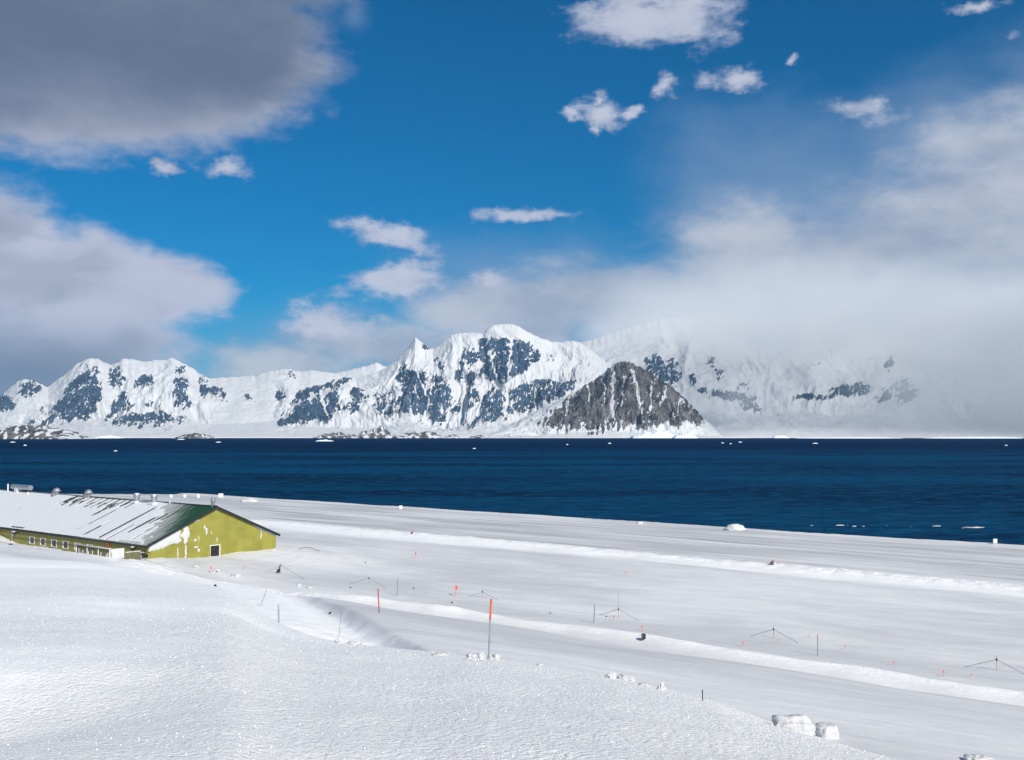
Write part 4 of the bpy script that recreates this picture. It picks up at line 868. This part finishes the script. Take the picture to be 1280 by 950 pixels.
block(990, 912, 62, 30, "largest snow block, rounded, on the near crest at the right", GB, 1001, .75, .16, .2, .7)
block(1032, 921, 34, 27, "squarish snow block with a dark left side, right of the largest", GB, 1007, .55, .10, .2, .9, rz=.5)
block(1222, 952, 40, 14, "snow lump cut by the photo's bottom edge on the right", GB, 1013)
for i, (x, y, w, h, lb) in enumerate([(590, 824, 20, 14, "left snow block of the heap round the tall pole's foot"), (601, 824, 14, 18, "highest snow block of the heap, just left of the tall pole"), (618, 825, 26, 15, "broad snow block right of the tall pole's foot"),
        (764, 848, 18, 17, "upright snow lump left of the low lumps near the centre right"), (782, 850, 34, 12, "long low snow lump between the upright one and the small one"), (827, 862, 14, 15, "small pointed snow lump at the right end of the low lumps"), (806, 858, 24, 9, "flattest snow lump before the small pointed one"),
        (424, 804, 14, 14, "snow lump round the foot of the thin leaning pole"), (443, 806, 26, 9, "low snow lump right of the leaning pole"), (550, 819, 28, 6, "flat snow lump left of the heap round the tall pole"), (675, 832, 12, 5, "tiny snow lump right of the heap round the tall pole")]):
    block(x, y, w * .85, h * .85, lb, GB, 1020 + i * 6, .9, .34, .3, .8)
for i, (x, y, w, h, lb) in enumerate([(245, 709, 12, 5, "left snow clod in the churned track before the gable"), (272, 714, 18, 6, "middle snow clod in the churned track"), (295, 720, 22, 5, "clod on the track near the mast with the black box"), (374, 733, 9, 6, "upright bright clod right of the mast with the black box"), (388, 735, 16, 4, "low bright clod right of the upright one"), (238, 694, 14, 5, "rounded snow heap against the gable left of the door"), (341, 688, 11, 5, "snow heap at the gable's far corner")]):
    block(x, y, w * .8, h * .8, lb, "snow clods on the flat", 1100 + i * 6, .95, .35, .35, 1.0)
block(919, 662, 32, 12, "round snow mound on the runway's sea edge", None, 1200, .9, .12, .3, .6, name="snow_mound"); block(311, 627, 26, 7, "low snow mound on the shore behind the building's gable", None, 1207, .9, .12, .3, .6, name="snow_mound"); block(800, 655, 10, 5, "tiny snow mound on the runway's sea edge near the centre", None, 1213, .9, .12, .3, .6, name="snow_mound")
# marker boards on the runway's far edge
bm = bmesh.new(); box(bm, (0, 0, .5), (1, .2, .75), bev=.03); bdm = bm_mesh("board", bm); bm = bmesh.new(); box(bm, (-.3, 0, 0), (.08, .08, 1.0)); box(bm, (.3, 0, 0), (.08, .08, 1.0)); lgm = bm_mesh("stand", bm)
for x, y, w, h, lb in [(214, 621.5, 3.5, 4, "first white marker board from the left on the shore behind the roof"), (231, 621.5, 3.5, 4.5, "second white marker board from the left behind the roof"), (248, 622, 3.5, 5, "white marker board just left of the gable chimney"), (276, 622, 6, 6, "largest white marker board, right of the gable chimney"), (501, 636, 4, 5, "white marker board alone on the shore above the orange flag"), (1244, 679, 5, 6, "white marker board on the shore at the photo's right")]:
    p0 = at(x, y + 1.0); k = p0.y / F; e = empty("marker_board", p0); e.scale = (w * k, w * k, h * k * 1.15); tag(e, lb, "marker board", "white marker boards along the shore"); mk("board", bdm, M['white'], e); mk("stand", lgm, M['white'], e)
def runway_marker(px, py, s, label):
    p0 = at(px, py); k = p0.y / F * s; e = empty("runway_marker", p0); e.scale = (k, k, k); tag(e, label, "runway marker", "dark topped runway markers")
    bm = bmesh.new(); vs = [(-3, 0, 0), (2.6, 0, 0), (1.8, 1.5, 4.2), (-1.6, 1.5, 4.2), (-3, 3.4, 0), (2.6, 3.4, 0)]; V_ = [bm.verts.new(v) for v in vs]
    for f_ in ((0, 1, 2, 3), (0, 3, 4), (1, 5, 2), (3, 2, 5, 4), (0, 4, 5, 1)): bm.faces.new([V_[i] for i in f_])
    mk("marker_face", bm_mesh("marker_face", bm), M['black'], e); bm = bmesh.new(); box(bm, (1.2, .9, 5.4), (3.6, .7, 1.3), bev=.2); mk("marker_top", bm_mesh("marker_top", bm), M['orange'], e)
    bm = bmesh.new(); dome(bm, (2.6, -.2, 1.2), 2.0, .9); mk("snow_cap", bm_mesh("snow_cap", bm), M['snow'], e, smooth=True)
runway_marker(965.5, 706, 1.0, "black and orange marker on the runway's near edge at the right"); runway_marker(515, 667.5, .6, "small dark marker on the runway's near edge near the building")
# black instrument box
p0 = at(804.5, 801); k = p0.y / F; e = empty("instrument_box", p0, .35); tag(e, "black box on a short post at the edge of the shaded slope", "instrument box")
bm = bmesh.new(); box(bm, (0, 0, 5 * k), (4.2 * k, 4 * k, 6.5 * k), bev=.03); mk("case", bm_mesh("case", bm), M['black'], e); bm = bmesh.new(); tube(bm, (0, 0, -.3), (0, 0, 2 * k), .05); mk("post", bm_mesh("post", bm), M['grey'], e); mk("face_plate", boxmesh("face_plate", (-2.3 * k, -.2 * k, 5 * k), (.4 * k, 3 * k, 5 * k)), M['grey'], e)
# dark bits in the snow
for i, (x, y, w, h, lb) in enumerate([(269, 733, 5, 4, "dark stone on the near snow crest below the gable"), (413, 767, 6, 3, "dark flat stone on the shaded slope left of centre"), (438, 735, 3, 2, "dark pebble under the second guyed mast"), (565, 754, 3, 2.5, "dark stone below the tallest orange flag"), (517, 736, 2.5, 2, "dark pebble right of the thin grey pole"), (688, 767, 3, 2, "dark pebble left of the grey pole on the flat"),
        (114, 691, 3, 5, "dark post stub below the windows, left of the fence"), (13, 681, 8, 2, "dark flat slab in the snow at the photo's left edge"), (457, 704, 2, 2, "dark pebble on the flat above the second guyed mast"), (758, 771, 3, 2, "dark pebble under the left wire of the tallest guyed mast")]):
    p0 = at(x, y); k = p0.y / F; o = mk("dark_stone", lump_mesh("dark_stone", 1300 + i * 5, w * k / 2.8, w * k / 3.4, h * k / 2.2, .25, .8, 2), M['black'], None, p0 + Vector((0, 0, h * k * .2))); tag(o, lb, "stone", "dark stones and stubs poking out of the snow")
p0 = at(387, 688); k = p0.y / F; bm = bmesh.new(); pr = None
for i in range(15):
    a = i / 14; q = Vector(((a - .5) * 27 * k, .4 * math.sin(a * 6), (4.5 * (1 - (2 * a - .75) ** 2) if a < .87 else 0) * k * .8)); 
    if pr: tube(bm, pr, q, .05, n=6)
    pr = q
tag(mk("bent_hose", bm_mesh("bent_hose", bm), M['wood'], None, p0), "thin green bent hose arching out of the snow right of the gable", "hose")
print("tris", sum(len(o.data.polygons) * 2 for o in COL.objects if o.type == 'MESH'))

# broken surf off the shore on the right
def foam():
    nx, ny = 260, 30; x = np.linspace(50, 190, nx); v = np.linspace(-1, 1, ny); VV_, XX = np.meshgrid(v, x, indexing='ij')
    yc = 303 - 0.10 * (XX - 85) + 3.5 * fbm(XX / 30, XX * 0 + 4, 3, 1501); YY = yc + VV_ * 9
    n = fbm(XX / 9, YY / 3, 4, 1503); amt = (1 - np.abs(VV_)) * ss(XX, 55, 100) * 1.0 + n * 1.7 - 1.32
    Z = np.where(amt > 0, .12 + amt * .6, -.4); m = grid_mesh("sea_foam", np.stack([XX, YY, Z], -1).reshape(-1, 3), ny, nx)
    tag(mk("sea_foam", m, M['snow']), "thin broken line of white surf off the runway's right end", kind='stuff')
foam()

# loose crumbs of frozen snow on the near slope
def crumbs():
    rs = np.random.RandomState(11); n = 16000
    a = rs.uniform(-.56, .5, n); d = 4.5 + 25 * rs.uniform(0, 1, n) ** 1.2; x = d * np.sin(a); y = d * np.cos(a)
    keep = fbm(x / 3, y / 3, 3, 1601) + rs.uniform(-.5, .5, n) > -.1; x, y, d = x[keep], y[keep], d[keep]; n = len(x)
    z, _, hm, _, _, _ = terrain(x, y, True); keep = hm > .9; x, y, z, d = x[keep], y[keep], z[keep], d[keep]; n = len(x)
    r = (.0035 + .009 * rs.uniform(0, 1, n) ** 3) * (0.6 + d / 26)
    O = np.array([(1, 0, 0), (0, 1, 0), (-1, 0, 0), (0, -1, 0), (0, 0, 1), (0, 0, -.6)], float)
    V = O[None] * (r[:, None, None]) * rs.uniform(.6, 1.4, (n, 6, 1)); th = rs.uniform(0, 6.3, n); cs, sn = np.cos(th)[:, None], np.sin(th)[:, None]
    V = np.stack([V[..., 0] * cs - V[..., 1] * sn + x[:, None], V[..., 0] * sn + V[..., 1] * cs + y[:, None], V[..., 2] + z[:, None] + r[:, None] * .2], -1).reshape(-1, 3)
    Fc = np.array([(0, 1, 4), (1, 2, 4), (2, 3, 4), (3, 0, 4), (1, 0, 5), (2, 1, 5), (3, 2, 5), (0, 3, 5)]); Q = (Fc[None] + (np.arange(n) * 6)[:, None, None]).reshape(-1, 3)
    m = bpy.data.meshes.new("snow_crumbs"); m.vertices.add(len(V)); m.vertices.foreach_set('co', V.astype(np.float32).ravel()); m.loops.add(Q.size); m.loops.foreach_set('vertex_index', Q.astype(np.int32).ravel())
    m.polygons.add(len(Q)); m.polygons.foreach_set('loop_start', np.arange(0, Q.size, 3, dtype=np.int32)); m.update(calc_edges=True)
    M['crumb'] = simple("frozen snow crumb", (0.80, 0.80, 0.80), 0.3, 0.02)
    tag(mk("snow_crumbs", m, M['crumb']), "loose glinting crumbs of frozen snow over the near slope", kind='stuff')
crumbs()
